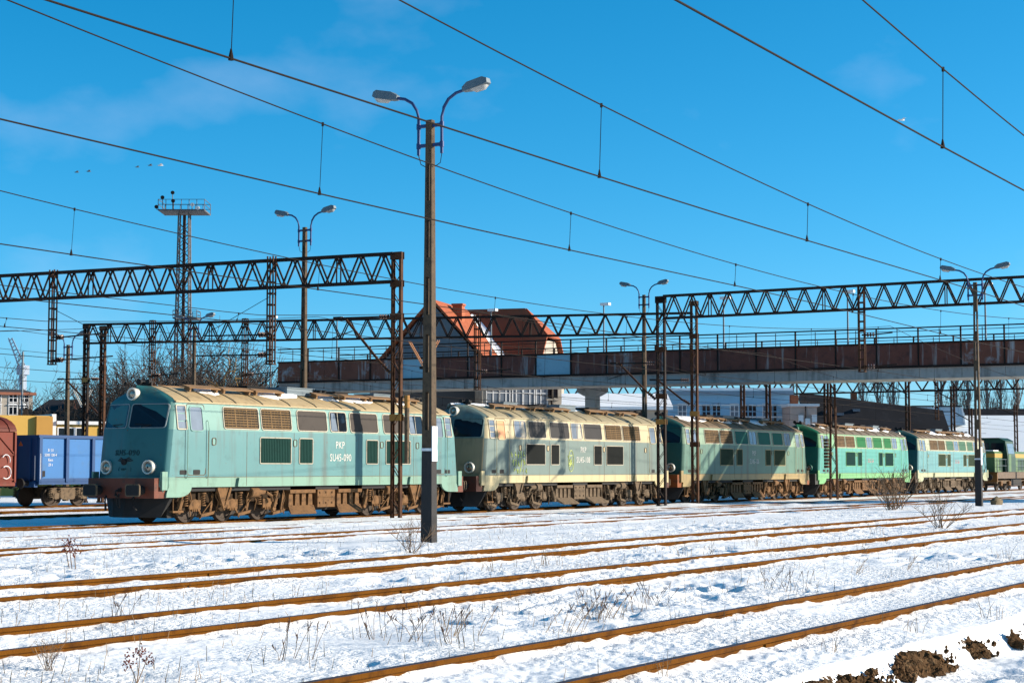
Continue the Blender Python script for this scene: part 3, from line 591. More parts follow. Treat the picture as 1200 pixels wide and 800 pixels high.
# green shunter behind the last locomotive
def make_shunter():
    X = 145.2; lo = T('shunting_locomotive', 'dark green hooded shunting locomotive with yellow band at the right edge', 'locomotive', (X, 38.43, 0))
    gm = pmat('shunter_green', lin(112, 150, 96), .55, 0, .12, 1.2, dirt=((.05, .05, .03), .56, 2), streak=((.1, .07, .04), .58, 2.4)); dk = pmat('shunter_dark_green', lin(24, 84, 62), .55, 0, .15, 1.5)
    yl = pmat('shunter_yellow_band', lin(236, 184, 78), .6, 0, .12); fr = pmat('shunter_frame', lin(140, 118, 98), .8, 0, .25, 2, dirt=((.04, .03, .025), .52, 4))
    MB().box(-6.6, 6.6, -1.35, 1.35, .95, 1.45).build('frame', fr, lo)
    def hood(x0, x1, name):
        w = 1.0; b = MB(); b.prism([(-w, 1.46), (w, 1.46), (w, 2.95), (w-.15, 3.1), (-w+.15, 3.1), (-w, 2.95)], lambda y, z, d: (d, y, z), x0, x1); h = b.build(name, gm, lo)
        for sy in (-1, 1):
            MB().box(x0-.005, x1+.005, min(sy*1.0, sy*1.01), max(sy*1.0, sy*1.01), 2.6, 2.9).build('yellow_band', yl, h)
            k = x0+.4
            while k < x1-.8:
                MB().box(k, k+.75, min(sy*1.0, sy*1.02), max(sy*1.0, sy*1.02), 1.6, 2.5).build('hood_door', dk if random.random() < .35 else gm, h); k += .9
        MB().box(x0-.01, x0, -1.0, 1.0, 2.6, 2.9).build('yellow_band', yl, h); return h
    hood(-6.0, -3.6, 'short_hood'); hood(-1.2, 6.1, 'long_hood')
    cb = MB(); cb.prism([(-1.38, 1.46), (1.38, 1.46), (1.38, 2.7), (1.2, 3.9), (.7, 4.12), (-.7, 4.12), (-1.2, 3.9), (-1.38, 2.7)], lambda y, z, d: (d, y, z), -3.6, -1.2); cab = cb.build('cab', dk, lo)
    MB().prism([(-1.24, 3.9), (-.72, 4.16), (.72, 4.16), (1.24, 3.9), (.7, 4.13), (-.7, 4.13)], lambda y, z, d: (d, y, z), -3.8, -1.05).build('cab_roof', dk, cab)
    for s in (-1, 1):
        for y0, y1 in ((-1.1, -.1), (.1, 1.1)): xx = -3.61 if s < 0 else -1.19; MB().box(xx-.012, xx+.012, y0, y1, 3.15, 3.75).build('cab_window', M['glass'], cab)
        w = MB(); w.prism([(-3.3, 2.9), (-1.5, 2.9), (-1.5, 3.7), (-3.3, 3.7)], lambda a, z, d: (a, s*(1.38-(z-2.7)*.15+d), z), -.01, .02); w.build('cab_window', M['glass_pale'], cab)
        MB().box(-3.3, -2.6, min(s*1.38, s*1.4), max(s*1.38, s*1.4), 1.5, 2.85).build('cab_door', gm, cab)
        for x in np.arange(-6.4, 6.5, 1.25):
            if not -3.7 < x < -1.1: MB().tube([(x, s*1.3, 1.45), (x, s*1.3, 2.45)], .018, 5).build('railing_post', M['lamphead'], lo)
        for x0, x1 in ((-6.4, -3.65), (-1.15, 6.4)):
            for z in (1.95, 2.45): MB().tube([(x0, s*1.3, z), (x1, s*1.3, z)], .018, 5).build('railing', M['lamphead'], lo)
    for sx in (-1, 1):
        for sy in (-1, 1): MB().lathe((sx*6.6, sy*.875, 1.05), (sx, 0, 0), [(0, .2), (.05, .14), (.4, .12), (.5, .1), (.5, .24), (.55, .24)], 14).build('buffer', M['black'], lo, smooth=40)
        MB().box(*sorted((sx*6.55, sx*6.72)), -1.36, 1.36, .7, 1.45).build('buffer_beam', pmat('shunter_beam', lin(150, 100, 40), .7), lo)
        b = link('bogie', shared('bg4', lambda: MB().box(-1.9, 1.9, -1.0, 1.0, .55, .8).mesh('bogie', M['bogie_g'])), lo, (sx*3.6, 0, 0))
        for ax in (-1.25, 1.25):
            for s in (-1, 1):
                link('wheel', CACHE[('wheel', s)], b, (ax, s*.78, .545)); link('axle_box', CACHE[('abox', s, 'bogie_brown')], b, (ax, s*1.14, .56))
    MB().box(-1.6, 1.6, -1.1, 1.1, .35, .95).build('fuel_tank', M['black'], lo)
    MB().box(-6.0, -4.5, -.9, .9, 3.1, 3.16).build('roof_snow', M['snow'], lo)
make_shunter()

# ------------------------------------------------------------------ wagons on the far siding
def wagon_bogie(parent, x):
    b = link('bogie', shared('wbg', lambda: MB().prism([(-1.25, .62), (-.9, .86), (.9, .86), (1.25, .62), (1.2, .45), (.6, .5), (.35, .3), (-.35, .3), (-.6, .5), (-1.2, .45)], lambda a, z, d: (a, d, z), -1.06, -.98).prism([(-1.25, .62), (-.9, .86), (.9, .86), (1.25, .62), (1.2, .45), (.6, .5), (.35, .3), (-.35, .3), (-.6, .5), (-1.2, .45)], lambda a, z, d: (a, d, z), .98, 1.06).box(-.25, .25, -1, 1, .4, .9).mesh('bogie', M['bogie_g'])), parent, (x, 0, 0))
    for ax in (-.9, .9):
        for s in (-1, 1):
            link('wheel', shared(('wwheel', s), lambda: MB().lathe((0, 0, 0), (0, s, 0), [(-.06, .49), (-.03, .49), (-.02, .46), (.08, .46), (.08, .38), (.03, .36), (.04, .15), (.12, .12), (.12, .02)], 24).mesh('wheel', M['wheel'], smooth=35)), b, (ax, s*.76, .46))
            link('axle_box', shared(('wab', s), lambda: MB().lathe((0, 0, 0), (0, s, 0), [(-.1, .15), (.1, .15), (.12, .05)], 12).box(-.2, .2, -.08, .08, -.12, .15).mesh('axle_box', M['bogie_g'], smooth=40)), b, (ax, s*1.1, .46))
            for dx in (-.3, .3): link('spring', shared(('spring', 'bogie_greybrown'), lambda: None), b, (ax+dx, s*1.1, .62), ) if CACHE.get(('spring', 'bogie_greybrown')) else None
def make_gondola():
    L = 14.0; X = 58.66+L/2; g = T('gondola_wagon', 'blue open-topped freight wagon behind the nearest locomotive', 'wagon', (X, 60.4, 0))
    bl = pmat('wagon_blue', lin(52, 140, 218), .6, 0, .1, 1, dirt=((.03, .09, .17), .56, 1.5)); bd = pmat('wagon_blue_frame', lin(0, 84, 150), .6, 0, .15, 1)
    b = MB(); h = L/2-.2
    b.box(-h, h, -1.4, 1.4, 1.15, 1.28); floor = b.build('floor', bd, g)
    for s in (-1, 1): MB().box(-h, h, s*1.36-.03, s*1.36+.03, 1.28, 3.12).build('side_wall', bl, g)
    for s in (-1, 1): MB().box(s*h-.03, s*h+.03, -1.33, 1.33, 1.28, 3.12).build('end_wall', bd, g)
    for s in (-1, 1):
        MB().box(-h-.05, h+.05, s*1.40-.07, s*1.40+.07, 3.1, 3.24).build('top_rail', bd, g); MB().box(s*h-.07, s*h+.07, -1.33, 1.33, 3.1, 3.235).build('top_rail', bd, g)
        MB().box(-h, h, s*1.4-.05, s*1.4+.05, 1.0, 1.27).build('sole_bar', bd, g)
        for k in range(9):
            x = -h+.05+(2*h-.1)*k/8; MB().box(x-.09, x+.09, s*1.39, s*1.39+s*.11, 1.1, 3.12).build('side_stake', bd, g)
        for k in (2, 5):
            x = -h+(2*h)*(k+.5)/8
            for sx in (-1, 1): d = MB().box(*sorted((x+sx*.03, x+sx*.74)), *sorted((s*1.39, s*1.42)), 1.32, 3.0).build('side_door', bl, g)
            MB().tube([(x, s*1.45, 1.4), (x, s*1.45, 3.0)], .03, 6).build('door_bar', M['black'], g)
        for y in (-.9, 0, .9): MB().box(s*h, s*h+s*.08, y-.07, y+.07, 1.15, 3.12).build('end_stake', bd, g)
        for sy in (-1, 1): MB().lathe((s*(h+.05), sy*.875, 1.05), (s, 0, 0), [(0, .2), (.03, .13), (.4, .12), (.5, .1), (.5, .24), (.55, .23)], 14).build('buffer', M['black'], g, smooth=40)
        MB().box(s*h-.15, s*h+.06, -1.3, 1.3, .88, 1.15).build('headstock', bd, g)
    # ladder, markings and the yellow corner step
    MB().box(-h+.03, -h+.35, -1.47, -1.44, 1.35, 1.62).build('data_panel', M['black'], g)
    for k in range(4): link('lettering', text_mesh(('31 51', '5380 128-4', 'Eaos', '23 t')[k], .17, M['graffiti_w'], .9), g, (-h+.75, -1.396, 2.55-k*.22), (PI/2, 0, 0))
    tri = MB(); tri.prism([(-.14, 0), (.14, 0), (0, .22)], lambda a, z, d: (-h-d, a-.3, 2.75+z), .031, .036); tri.build('warning_triangle', pmat('warn_orange', lin(240, 130, 30), .6), g)
    MB().tube([(-h-.12, -1.3, 1.2), (-h-.12, -1.3, 2.3)], .02, 5).build('grab_rail', M['graffiti_w'], g); MB().tube([(-h+.02, -1.5, 1.25), (-h+.02, -1.5, 2.4)], .02, 5).build('grab_rail', M['graffiti_w'], g)
    st = MB(); x0 = -h+3.35
    st.tube([(x0, -1.45, 1.15), (x0, -1.45, .55), (x0+.6, -1.45, .55), (x0+.6, -1.45, 1.15), (x0, -1.45, 1.15)], .035, 6); st.tube([(x0, -1.45, .85), (x0+.6, -1.45, .85)], .03, 6); st.build('yellow_step', pmat('step_yellow', lin(230, 200, 120), .6), g)
    for s in (-1, 1): wagon_bogie(g, s*(L/2-2.45))
make_gondola()
def make_boxwagon():
    L = 13.0; X = 57.75-L/2; g = T('covered_wagon', 'rust-red covered freight wagon with white graffiti at the left edge', 'wagon', (X, 60.4, 0))
    rd = pmat('wagon_red', lin(150, 62, 42), .7, 0, .15, 1, dirt=((.06, .03, .02), .56, 2), streak=((.09, .045, .03), .58, 2.4)); h = L/2-.35
    MB().box(-h, h, -1.38, 1.38, 1.1, 3.35).build('body', rd, g)
    b = MB(); pr = [(-1.46, 3.35)]+[(-1.46*math.cos(a), 3.35+.72*math.sin(a)) for a in np.linspace(.12, PI-.12, 11)]+[(1.46, 3.35)]
    b.prism(pr, lambda y, z, d: (d, y, z), -h-.05, h+.05); rf = b.build('roof', pmat('wagon_roof', lin(128, 54, 36), .7, 0, .2, 2), g, smooth=35)
    for k in range(7):
        x = -h+.4+k*(2*h-.8)/6; MB().tube([(x, p[0]*1.01, p[1]+.012) for p in pr], .025, 5).build('roof_rib', rd, rf)
    for s in (-1, 1):
        for k in range(12):
            x = -h+k*(2*h)/11; MB().box(x-.05, x+.05, min(s*1.38, s*1.46), max(s*1.38, s*1.46), 1.1, 3.33).build('side_post', rd, g)
        MB().box(-h, h, s*1.4-.06, s*1.4+.06, .95, 1.12).build('sole_bar', rd, g)
        for k in range(11):
            x = -h+(k+.5)*(2*h)/11; q = h/11-.06; sg = 1 if k % 2 else -1
            MB().bar((x-sg*q, s*1.405, 2.4), (x+sg*q, s*1.405, 3.25), .05, .05).build('side_brace', rd, g)
        for z in (1.2, 2.3): MB().box(-h, h, min(s*1.38, s*1.425), max(s*1.38, s*1.425), z, z+.06).build('side_rail', rd, g)
        for sy in (-1, 1): MB().lathe((s*h, sy*.875, 1.05), (s, 0, 0), [(0, .2), (.03, .13), (.2, .12), (.3, .1), (.3, .24), (.35, .23)], 14).build('buffer', M['black'], g, smooth=40)
    xg = h-.55; st = [(xg+.28*math.cos(a), -1.475, 1.55+.28*math.sin(a)) for a in np.linspace(-2.2, 2.2, 14)]; st2 = [(xg-.02+.24*math.cos(a), -1.475, 2.08+.25*math.sin(a)) for a in np.linspace(-.4, 2.6, 12)]
    for s_ in (st, st2): MB().tube(s_, .024, 5).build('graffiti_stroke', M['graffiti_w'], g)
    MB().tube([(h+.06, -1.3, 1.15), (h+.06, -1.3, 2.4)], .02, 5).build('grab_rail', M['graffiti_w'], g)
    for s in (-1, 1): wagon_bogie(g, s*(L/2-2.2))
make_boxwagon()
#PART3
# ------------------------------------------------------------------ lamp posts
def lamp_post(x, y, z, h, label, band=False, flip=False):
    t = T('lamp_post', label, 'lamp post', (x, y, z), 0, 'twin-headed concrete lamp posts')
    wb, wt, db, dt = .14, .075, .11, .065       # half sizes at foot and top
    hw = lambda q: wb+(wt-wb)*q/h; hd = lambda q: db+(dt-db)*q/h
    b = MB(); zb = 2.0                          # solid foot
    def seg(z0, z1, y0f, y1f, m=0):
        vs = []
        for q in (z0, z1):
            a, d = hw(q), hd(q); vs += [(-d, y0f*a, q), (d, y0f*a, q), (d, y1f*a, q), (-d, y1f*a, q)]
        b.add(vs, [(0,3,2,1),(4,5,6,7),(0,1,5,4),(1,2,6,5),(2,3,7,6),(3,0,4,7)], m)
    seg(-.6, zb, -1, 1, 1 if band else 0)
    q = zb; hole = .82; rung = .42
    while q < h-1.6:
        seg(q, q+rung, -1, 1); seg(q+rung, q+rung+hole, -1, -.42); seg(q+rung, q+rung+hole, .42, 1)
        q += rung+hole
    seg(q, h, -1, 1)
    pole = b.build('pole', [M['concrete'], M['concrete_dark']], t)
    if band:
        MB().box(-hd(2)-.008, hd(2)+.008, -hw(2)-.008, hw(2)+.008, 1.97, 2.03).build('white_band', M['white_paint'], pole)
        MB().box(-.1, .1, -hw(2)-.02, -hw(2), 1.75, 2.5).build('number_plate', M['white_paint'], pole)
    for s in (-1, 1):
        a = MB(); ys = s*.3
        pts = [(0, ys, h-.75), (0, ys, h+.05), (0, ys+s*.05, h+.25), (0, ys+s*.17, h+.42), (0, ys+s*.36, h+.53), (0, ys+s*.6, h+.58)]
        a.tube(pts, .035, 8)
        for zz in (h-.12, h-.55): a.bar((0, s*.08, zz), (0, ys, zz), .07, .07); a.lathe((0, ys, zz-.06), (0, 0, 1), [(0, .05), (.12, .05)], 8)
        arm = a.build('lamp_arm', M['lampblue'], t, smooth=50)
        MB().tube([(0, ys, h-.75), (.02, ys-s*.05, h-.95), (.02, s*.12, h-1.02)], .01, 4).build('cable', M['black'], arm)
        d = Vector((0, s*math.cos(.2), math.sin(.2))); u = Vector((0, -s*math.sin(.2), math.cos(.2))); p = Vector((0, ys+s*.55, h+.57))
        hb = MB(); vs = []
        for l_, w_, z0, z1 in ((0, .07, -.04, .06), (.16, .12, -.06, .12), (.55, .13, -.06, .12), (.64, .09, -.03, .07)):
            for xx, zz in ((-w_, z0), (w_, z0), (w_*.85, z1), (-w_*.85, z1)): vs.append(p+d*l_+u*zz+Vector((xx, 0, 0)))
        hb.add(vs, [(0, 1, 2, 3), (12, 15, 14, 13)]+[(k*4+e, k*4+(e+1) % 4, k*4+4+(e+1) % 4, k*4+4+e) for k in range(3) for e in range(4)])
        head = hb.build('lamp_head', M['lamphead'], t)
        gb = MB(); vs = []
        for l_, w_, z0 in ((.2, .08, -.07), (.28, .11, -.13), (.5, .11, -.14), (.6, .07, -.07)):
            vs += [p+d*l_+u*-.064+Vector((-w_, 0, 0)), p+d*l_+u*z0+Vector((-w_*.5, 0, 0)), p+d*l_+u*z0+Vector((w_*.5, 0, 0)), p+d*l_+u*-.064+Vector((w_, 0, 0))]
        gb.add(vs, [(0, 1, 2, 3), (12, 15, 14, 13)]+[(k*4+e, k*4+(e+1) % 4, k*4+4+(e+1) % 4, k*4+4+e) for k in range(3) for e in range(4)])
        gb.build('lamp_bowl', M['lampglass'], head, smooth=60)
    return t
lamp_post(32.2, 20.8, .12, 9.15, 'tall concrete lamp post with two heads standing nearest, between the tracks', True)
lamp_post(74.6, 20.75, .12, 9.45, 'concrete lamp post with two heads at the right edge, before the bridge', True)
lamp_post(57.3, 43, -.05, 11.45, 'concrete lamp post with two heads rising behind the turquoise locomotive')
lamp_post(88.4, 43, -.05, 11.35, 'concrete lamp post with two heads beside the paired rusty columns')
p_ = at(80, 405, 98); lamp_post(p_.x, p_.y, -.05, p_.z+.1, 'slim lamp post with two heads behind the blue wagon')
p_ = at(228, 384, 104); lamp_post(p_.x, p_.y, -.05, p_.z+.1, 'lamp post with two heads before the bare trees, under the lattice mast')

# ------------------------------------------------------------------ catenary gantries
def column(parent, x, y, z0, z1, dirv, mat, w=.44, plates=()):
    """two channels side by side along dirv, with lacing and batten plates"""
    d = Vector((dirv[0], dirv[1], 0)).normalized(); n = Vector((-d.y, d.x, 0)); c = Vector((x, y, 0))
    col = T_part('column', parent)
    for s in (-1, 1):
        b = MB(); p = c+d*(s*(w/2-.05))
        for dx, dy, ww, hh in ((0, 0, .03, .15), (-s*.035, .065, .08, .02), (-s*.035, -.065, .08, .02)):
            q = p+d*dx+n*dy
            pts = [q+d*a*ww/2+n*e*hh/2 for a, e in ((-1, -1), (1, -1), (1, 1), (-1, 1))]
            b.add([(v.x, v.y, z0) for v in pts]+[(v.x, v.y, z1) for v in pts], [(0,3,2,1),(4,5,6,7),(0,1,5,4),(1,2,6,5),(2,3,7,6),(3,0,4,7)])
        b.build('channel', mat, col)
    k = 0; z = z0+.5
    while z < z1-.6:
        for sn in (-1, 1):
            a = c+n*(sn*.082); sgn = 1 if k % 2 else -1
            rod('lacing_bar', a+d*(sgn*(w/2-.06))+Vector((0, 0, z)), a-d*(sgn*(w/2-.06))+Vector((0, 0, z+.55)), .05, .012, mat, col)
        k += 1; z += .62
    for zz, mm in [(z0+.2, mat), (z1-.12, mat)]+list(plates):
        for sn in (-1, 1): rod('batten_plate', c+n*(sn*.09)-d*(w/2)+Vector((0, 0, zz)), c+n*(sn*.09)+d*(w/2)+Vector((0, 0, zz)), .012, .24, mm, col)
    return col
def T_part(name, parent):
    o = bpy.data.objects.new(name, None); COL.objects.link(o); o.parent = parent; o.empty_display_size = .1; return o
def truss(parent, A, B, zt, h=1.0, w=.62, pitch=.9, mat=None, mat2=None):
    A = Vector((*A, 0)); B = Vector((*B, 0)); L = (B-A).length; d = (B-A)/L; n = Vector((-d.y, d.x, 0)); mat2 = mat2 or mat
    for s in (-1, 1):
        for z in (zt, zt-h): rod('chord', A+n*(s*w/2)+Vector((0, 0, z)), B+n*(s*w/2)+Vector((0, 0, z)), .09, .09, mat, parent)
        k = int(L/pitch)
        for q in range(k):
            p0 = A+d*(L*q/k)+n*(s*w/2); p1 = A+d*(L*(q+.5)/k)+n*(s*w/2); p2 = A+d*(L*(q+1)/k)+n*(s*w/2)
            rod('diagonal', p0+Vector((0, 0, zt-h)), p1+Vector((0, 0, zt)), .055, .055, mat2, parent); rod('diagonal', p1+Vector((0, 0, zt)), p2+Vector((0, 0, zt-h)), .055, .055, mat2, parent)
            if q % 6 == 2: rod('post', p1+Vector((0, 0, zt-h)), p1+Vector((0, 0, zt)), .04, .04, mat2, parent)
    k = int(L/(pitch*2))
    for q in range(k+1):
        p = A+d*(L*q/k)
        for z in (zt-.02, zt-h+.02): rod('cross_tie', p-n*(w/2)+Vector((0, 0, z)), p+n*(w/2)+Vector((0, 0, z)), .05, .05, mat2, parent)
def insulator(parent, p, q, mat, n=5, r=.09, name='insulator'):
    p = Vector(p); q = Vector(q); L = (q-p).length; pr = [(0, .03)]
    for k in range(n): a = L*(k+.3)/n; pr += [(a, .03), (a+L*.06/n, r), (a+L*.3/n, r*.85), (a+L*.36/n, .03)]
    pr += [(L, .03)]
    return MB().lathe(p, q-p, pr, 10).build(name, mat, parent, smooth=50)
def hanger(parent, x, y, zt, zb, mat, arms=()):
    o = T_part('hanger_post', parent)
    for sy in (-1, 1):
        for sx in (-1, 1): rod('angle', (x+sx*.08, y+sy*.13, zt), (x+sx*.08, y+sy*.13, zb), .045, .045, mat, o)
    z = zb+.1
    while z < zt:
        for sx in (-1, 1): rod('batten', (x+sx*.085, y-.14, z), (x+sx*.085, y+.14, z), .02, .07, mat, o)
        z += .42
    rod('foot_plate', (x, y-.16, zb-.02), (x, y+.16, zb-.02), .24, .04, mat, o)
    for z, dy in arms:
        s = 1 if dy > 0 else -1
        MB().tube([(x, y, z), (x, y+s*.3, z)], .04, 6).build('arm_stub', mat, o)
        insulator(parent, (x, y+s*.22, z), (x, y+s*.6, z), M['insul'], 3, .11)
        MB().tube([(x, y+s*.55, z), (x, y+dy, z+.06)], .03, 6).build('registration_arm', M['steel_dark'], parent)
    return o
def cantilever(parent, x, y, dy, ztop, zfoot, vmat=None):
    """hinged bracket reaching out from a column over the track"""
    s = 1 if dy > 0 else -1; o = T_part('cantilever', parent)
    insulator(parent, (x, y+s*.3, ztop-.05), (x, y+s*.75, ztop-.03), M['insul'], 4, .09)
    MB().tube([(x, y+s*.7, ztop-.03), (x, y+dy, ztop)], .035, 6).build('top_tube', M['steel_dark'], o)
    MB().tube([(x, y+s*.3, zfoot), (x, y+s*.7, zfoot+(ztop-zfoot)*.18), (x, y+dy*.82, ztop-.03)], .05, 7).build('strut_tube', M['steel_rust'], o)
    insulator(parent, (x, y+s*.25, zfoot-.05), (x, y+s*.6, zfoot+(ztop-zfoot)*.15), M['insul'], 4, .09)
    MB().tube([(x, y+dy*.7, ztop-.5), (x, y+dy*1.05, ztop-.75)], .02, 5).build('steady_arm', M['steel_dark'], o)
    MB().box(x-.08, x+.08, y+dy-.35*s if s > 0 else y+dy, y+dy if s > 0 else y+dy+.35, ztop-.02, ztop+.05).build('clamp', M['steel_dark'], o)
def vset(parent, x, y, z, mat, s=1):
    for dy0, dy1 in ((-.62, 0), (.62, 0)):
        p = (x, y+dy0, z); q = (x, y+dy1*.1, z-.95)
        MB().tube([p, q], .022, 6).build('insulator_rod', mat, parent); MB().tube([(x+.12, p[1], p[2]), (x+.12, q[1], q[2])], .022, 6).build('insulator_rod', mat, parent)
    MB().box(x-.05, x+.17, y-.12, y+.12, z-1.02, z-.92).build('clamp', M['steel_dark'], parent)

g1 = T('catenary_gantry', 'rusty lattice gantry over the turquoise locomotive, its column before the loco side', 'gantry', (53.4, 35.9, 0), 0, 'steel catenary gantries', True)
column(g1, 53.4, 35.9, -.4, 9.55, (0, 1), M['steel_rust'], .5, [(3.55, M['steel_ochre']), (7.2, M['steel_rust']), (9.4, M['steel_rust']), (8.4, M['steel_rust'])])
truss(g1, (53.4, 36.0), (50.6, 64), 9.5, 1.02, .3, .93, M['steel_dark'])
hanger(g1, 51.7, 51.2, 9.6, 5.85, M['steel_rust'], [(6.9, -2.6), (6.0, -3.2)]); hanger(g1, 52.6, 41.0, 9.62, 5.6, M['steel_rust'], [(6.7, 3.2), (5.95, 3.6)])
for (x0, y0, z0, x1, y1, z1) in ((51.7, 51.1, 8.0, 51.7, 48.6, 6.95), (52.6, 41.1, 8.1, 52.6, 44.2, 6.8)): MB().tube([(x0, y0, z0), (x1, y1, z1)], .012, 4).build('stay_wire', M['wire'], g1)
cantilever(g1, 53.35, 35.9, 2.75, 7.25, 5.2); vset(g1, 53.6, 34.9, 6.3, M['insul_o'])
MB().tube([(53.55, 35.55, 3.9), (53.55, 35.55, 1.9)], .09, 8).build('tensioner', M['bogie_g'], g1); MB().tube([(53.55, 35.55, 4.35), (53.55, 35.55, 3.9)], .1, 8).build('tensioner_cap', M['steel_ochre'], g1)
g2 = T('catenary_gantry', 'long lattice gantry running behind the lamp post and past the red roofed house', 'gantry', (79.8, 36.2, 0), 0, 'steel catenary gantries', True)
column(g2, 79.8, 36.1, -.3, 9.93, (0, 1), M['steel_rust'], .44, [(2.9, M['steel_rust']), (4.4, M['steel_ochre']), (8.2, M['steel_rust'])])
column(g2, 70.35, 66.0, -.3, 9.25, (0, 1), M['steel_rust'], .42, [(7.0, M['steel_rust'])]); column(g2, 70.1, 66.95, -.3, 9.35, (0, 1), M['steel_dark'], .42, [(6.4, M['steel_ochre'])])
truss(g2, (79.9, 36.3), (70.1, 67.1), 9.35, 1.0, .3, .95, M['steel_dark'])
for t_, zb in ((.88, 5.6), (.72, 5.6), (.335, 5.7)):
    x = 79.9+(70.1-79.9)*t_; y = 36.3+30.8*t_; hanger(g2, x, y, 9.5, zb, M['steel_rust'], [(6.6, -2.0)])
cantilever(g2, 70.35, 66, 3.2, 6.5, 4.6); vset(g2, 70.5, 67.6, 5.9, M['insul_w']); cantilever(g2, 79.8, 36.1, 2.4, 6.1, 4.9)
g3 = T('catenary_gantry', 'lattice gantry crossing in front of the bridge at the right', 'gantry', (75.6, 35.9, 0), 0, 'steel catenary gantries', True)
column(g3, 75.6, 35.9, -.3, 9.8, (0, 1), M['steel_dark'], .52, [(5.1, M['steel_rust']), (3.9, M['steel_ochre']), (7.3, M['steel_rust']), (9.6, M['steel_dark'])])
truss(g3, (75.6, 35.7), (75.6, 1.5), 9.8, 1.05, .3, .92, M['steel_dark'])
column(g3, 75.6, 1.4, -.3, 9.8, (0, 1), M['steel_rust'], .5)
hanger(g3, 75.6, 26.1, 9.85, 6.0, M['steel_rust'], [(7.6, -1.4), (6.2, -1.6)])
cantilever(g3, 75.5, 35.9, 2.6, 6.7, 5.0)
# slender lattice mast with a tension weight, before the mint locomotive
def slim_mast(px_, Y, zt, label, weight=True, group='slim catenary masts'):
    X = px_
    m = T('catenary_mast', label, 'mast', (X, Y, 0), 0, group, True)
    for s in (-1, 1):
        for k in (-1, 1): rod('leg', (X+k*.1, Y+s*.22, -.3), (X+k*.08, Y+s*.12, zt), .06, .06, M['steel_rust'], m)
    z = .4; k = 0
    while z < zt-.5:
        for sx in (-1, 1): rod('lacing_bar', (X+sx*.1, Y+(.2 if k % 2 else -.2), z), (X+sx*.1, Y-(.2 if k % 2 else -.2), z+.7), .03, .03, M['steel_dark'], m)
        z += .75; k += 1
    if weight:
        b = MB()
        for q in range(9): b.lathe((X, Y+.42, 1.75+q*.19), (0, 0, 1), [(0, .16), (.16, .16)], 12)
        b.build('tension_weight', M['bogie_g'], m, smooth=40); MB().tube([(X, Y+.42, 3.4), (X, Y+.3, zt-.6)], .012, 4).build('weight_cable', M['wire'], m)
    return m
slim_mast(98.2, 35.7, 6.6, 'slim rusty lattice mast with stacked round weights before the mint locomotive')

# ------------------------------------------------------------------ overhead line
def catenary(yc, label, supports, x0, x1, drop0, dstep, zc=5.88, zs=7.9, r=.0105, stag=.0):
    t = T('overhead_line', label, 'overhead line', (x0, yc, zc), 0, 'overhead lines above the tracks', True)
    def zm(x):
        for a, b in zip(supports, supports[1:]):
            if a <= x <= b: m = (a+b)/2; return max(zc+.25, zs-.00143*((b-a)/2)**2+.00143*(x-m)**2)
        return zs
    zcon = lambda x: zc+.03*math.cos((x-42)*2*PI/33)-.0011*(x-20)
    def wire(name, fz, step, rr):
        xs = np.arange(x0, x1+.1, step); MB().tube([(x, yc, fz(x)) for x in xs], rr, 5).build(name, M['wire'], t, smooth=80)
    wire('messenger_wire', zm, 1.5, r); wire('contact_wire', zcon, 4, r*1.15)
    x = drop0
    while x < min(x1, 150):
        if x > x0:
            b = MB(); b.tube([(x+.07, yc, zm(x)), (x, yc, zcon(x))], .006 if yc < 30 else .008, 4); b.lathe((x, yc, zcon(x)-.02), (0, 0, 1), [(0, .032), (.05, .024), (.12, .009)], 6); b.lathe((x+.07, yc, zm(x)-.04), (0, 0, 1), [(0, .02), (.06, .02)], 5)
            b.build('dropper', M['wire'], t)
        x += dstep
near = [-57, 9, 75, 141, 207, 273]; far = [-20, 52, 78, 140, 202, 264]
catenary(6.63, 'overhead line above the track closest to the camera, crossing the upper right sky', near, -30, 260, 22.45, 8.2)
catenary(11.54, 'overhead line above the second track from the camera, high across the sky', near, -30, 260, 14.1, 8.2)
catenary(15.94, 'overhead line above the third track, passing behind the near lamp post', near, -30, 260, 21.6, 7.95)
catenary(24.6, 'overhead line above the half-buried fourth track beyond the lamp posts', near, -30, 260, 25.3, 8.0)
catenary(31.6, 'overhead line above the snow-covered track just before the locomotives', far, -20, 260, 31, 8.0, 5.8, 7.1)
catenary(38.43, 'overhead line directly above the row of locomotives', far, -20, 264, 36.9, 8.0, 5.8, 7.2)
catenary(47.6, 'overhead line above the empty track behind the locomotives', far, -20, 264, 45, 8.0, 5.8, 7.2)
catenary(53.5, 'overhead line above the track in front of the freight wagons', far, -20, 264, 49, 8.0, 5.8, 7.3)
catenary(60.4, 'overhead line above the blue and red freight wagons', far, -20, 264, 47, 8.0, 5.8, 7.3)

# ------------------------------------------------------------------ road bridge across the yard
BY0, BY1 = 2.0, 70.6
def bxat(Y): return 96.6-.077*(Y-2)
BW = 6.6
br = T('road_bridge', 'rusty-sided concrete road bridge crossing above the locomotives', 'bridge', (93, 36, 0), 0, None, True)
M['br_conc'] = pmat('bridge_concrete', (.30, .29, .27), .9, 0, .15, .6, dirt=((.14, .13, .12), .52, 1.2), streak=((.07, .06, .05), .55, 1.8), bump=.3)
M['br_rust'] = pmat('bridge_panel_rust', (.13, .042, .028), .85, 0, .3, 1.4, dirt=((.05, .022, .018), .5, 2.2), streak=((.32, .32, .31), .555, 3.2))
M['br_rust2'] = pmat('bridge_panel_peeling', (.15, .05, .03), .85, 0, .3, 1.4, dirt=((.36, .39, .4), .55, 1.5), streak=((.4, .42, .42), .53, 2.8))
M['br_blue'] = pmat('bridge_panel_blue', (.22, .36, .42), .6, 0, .1, 1, dirt=((.12, .16, .18), .6, 1.5))
def sheared(b): return b
n = 30; st = (BY1-BY0)/n
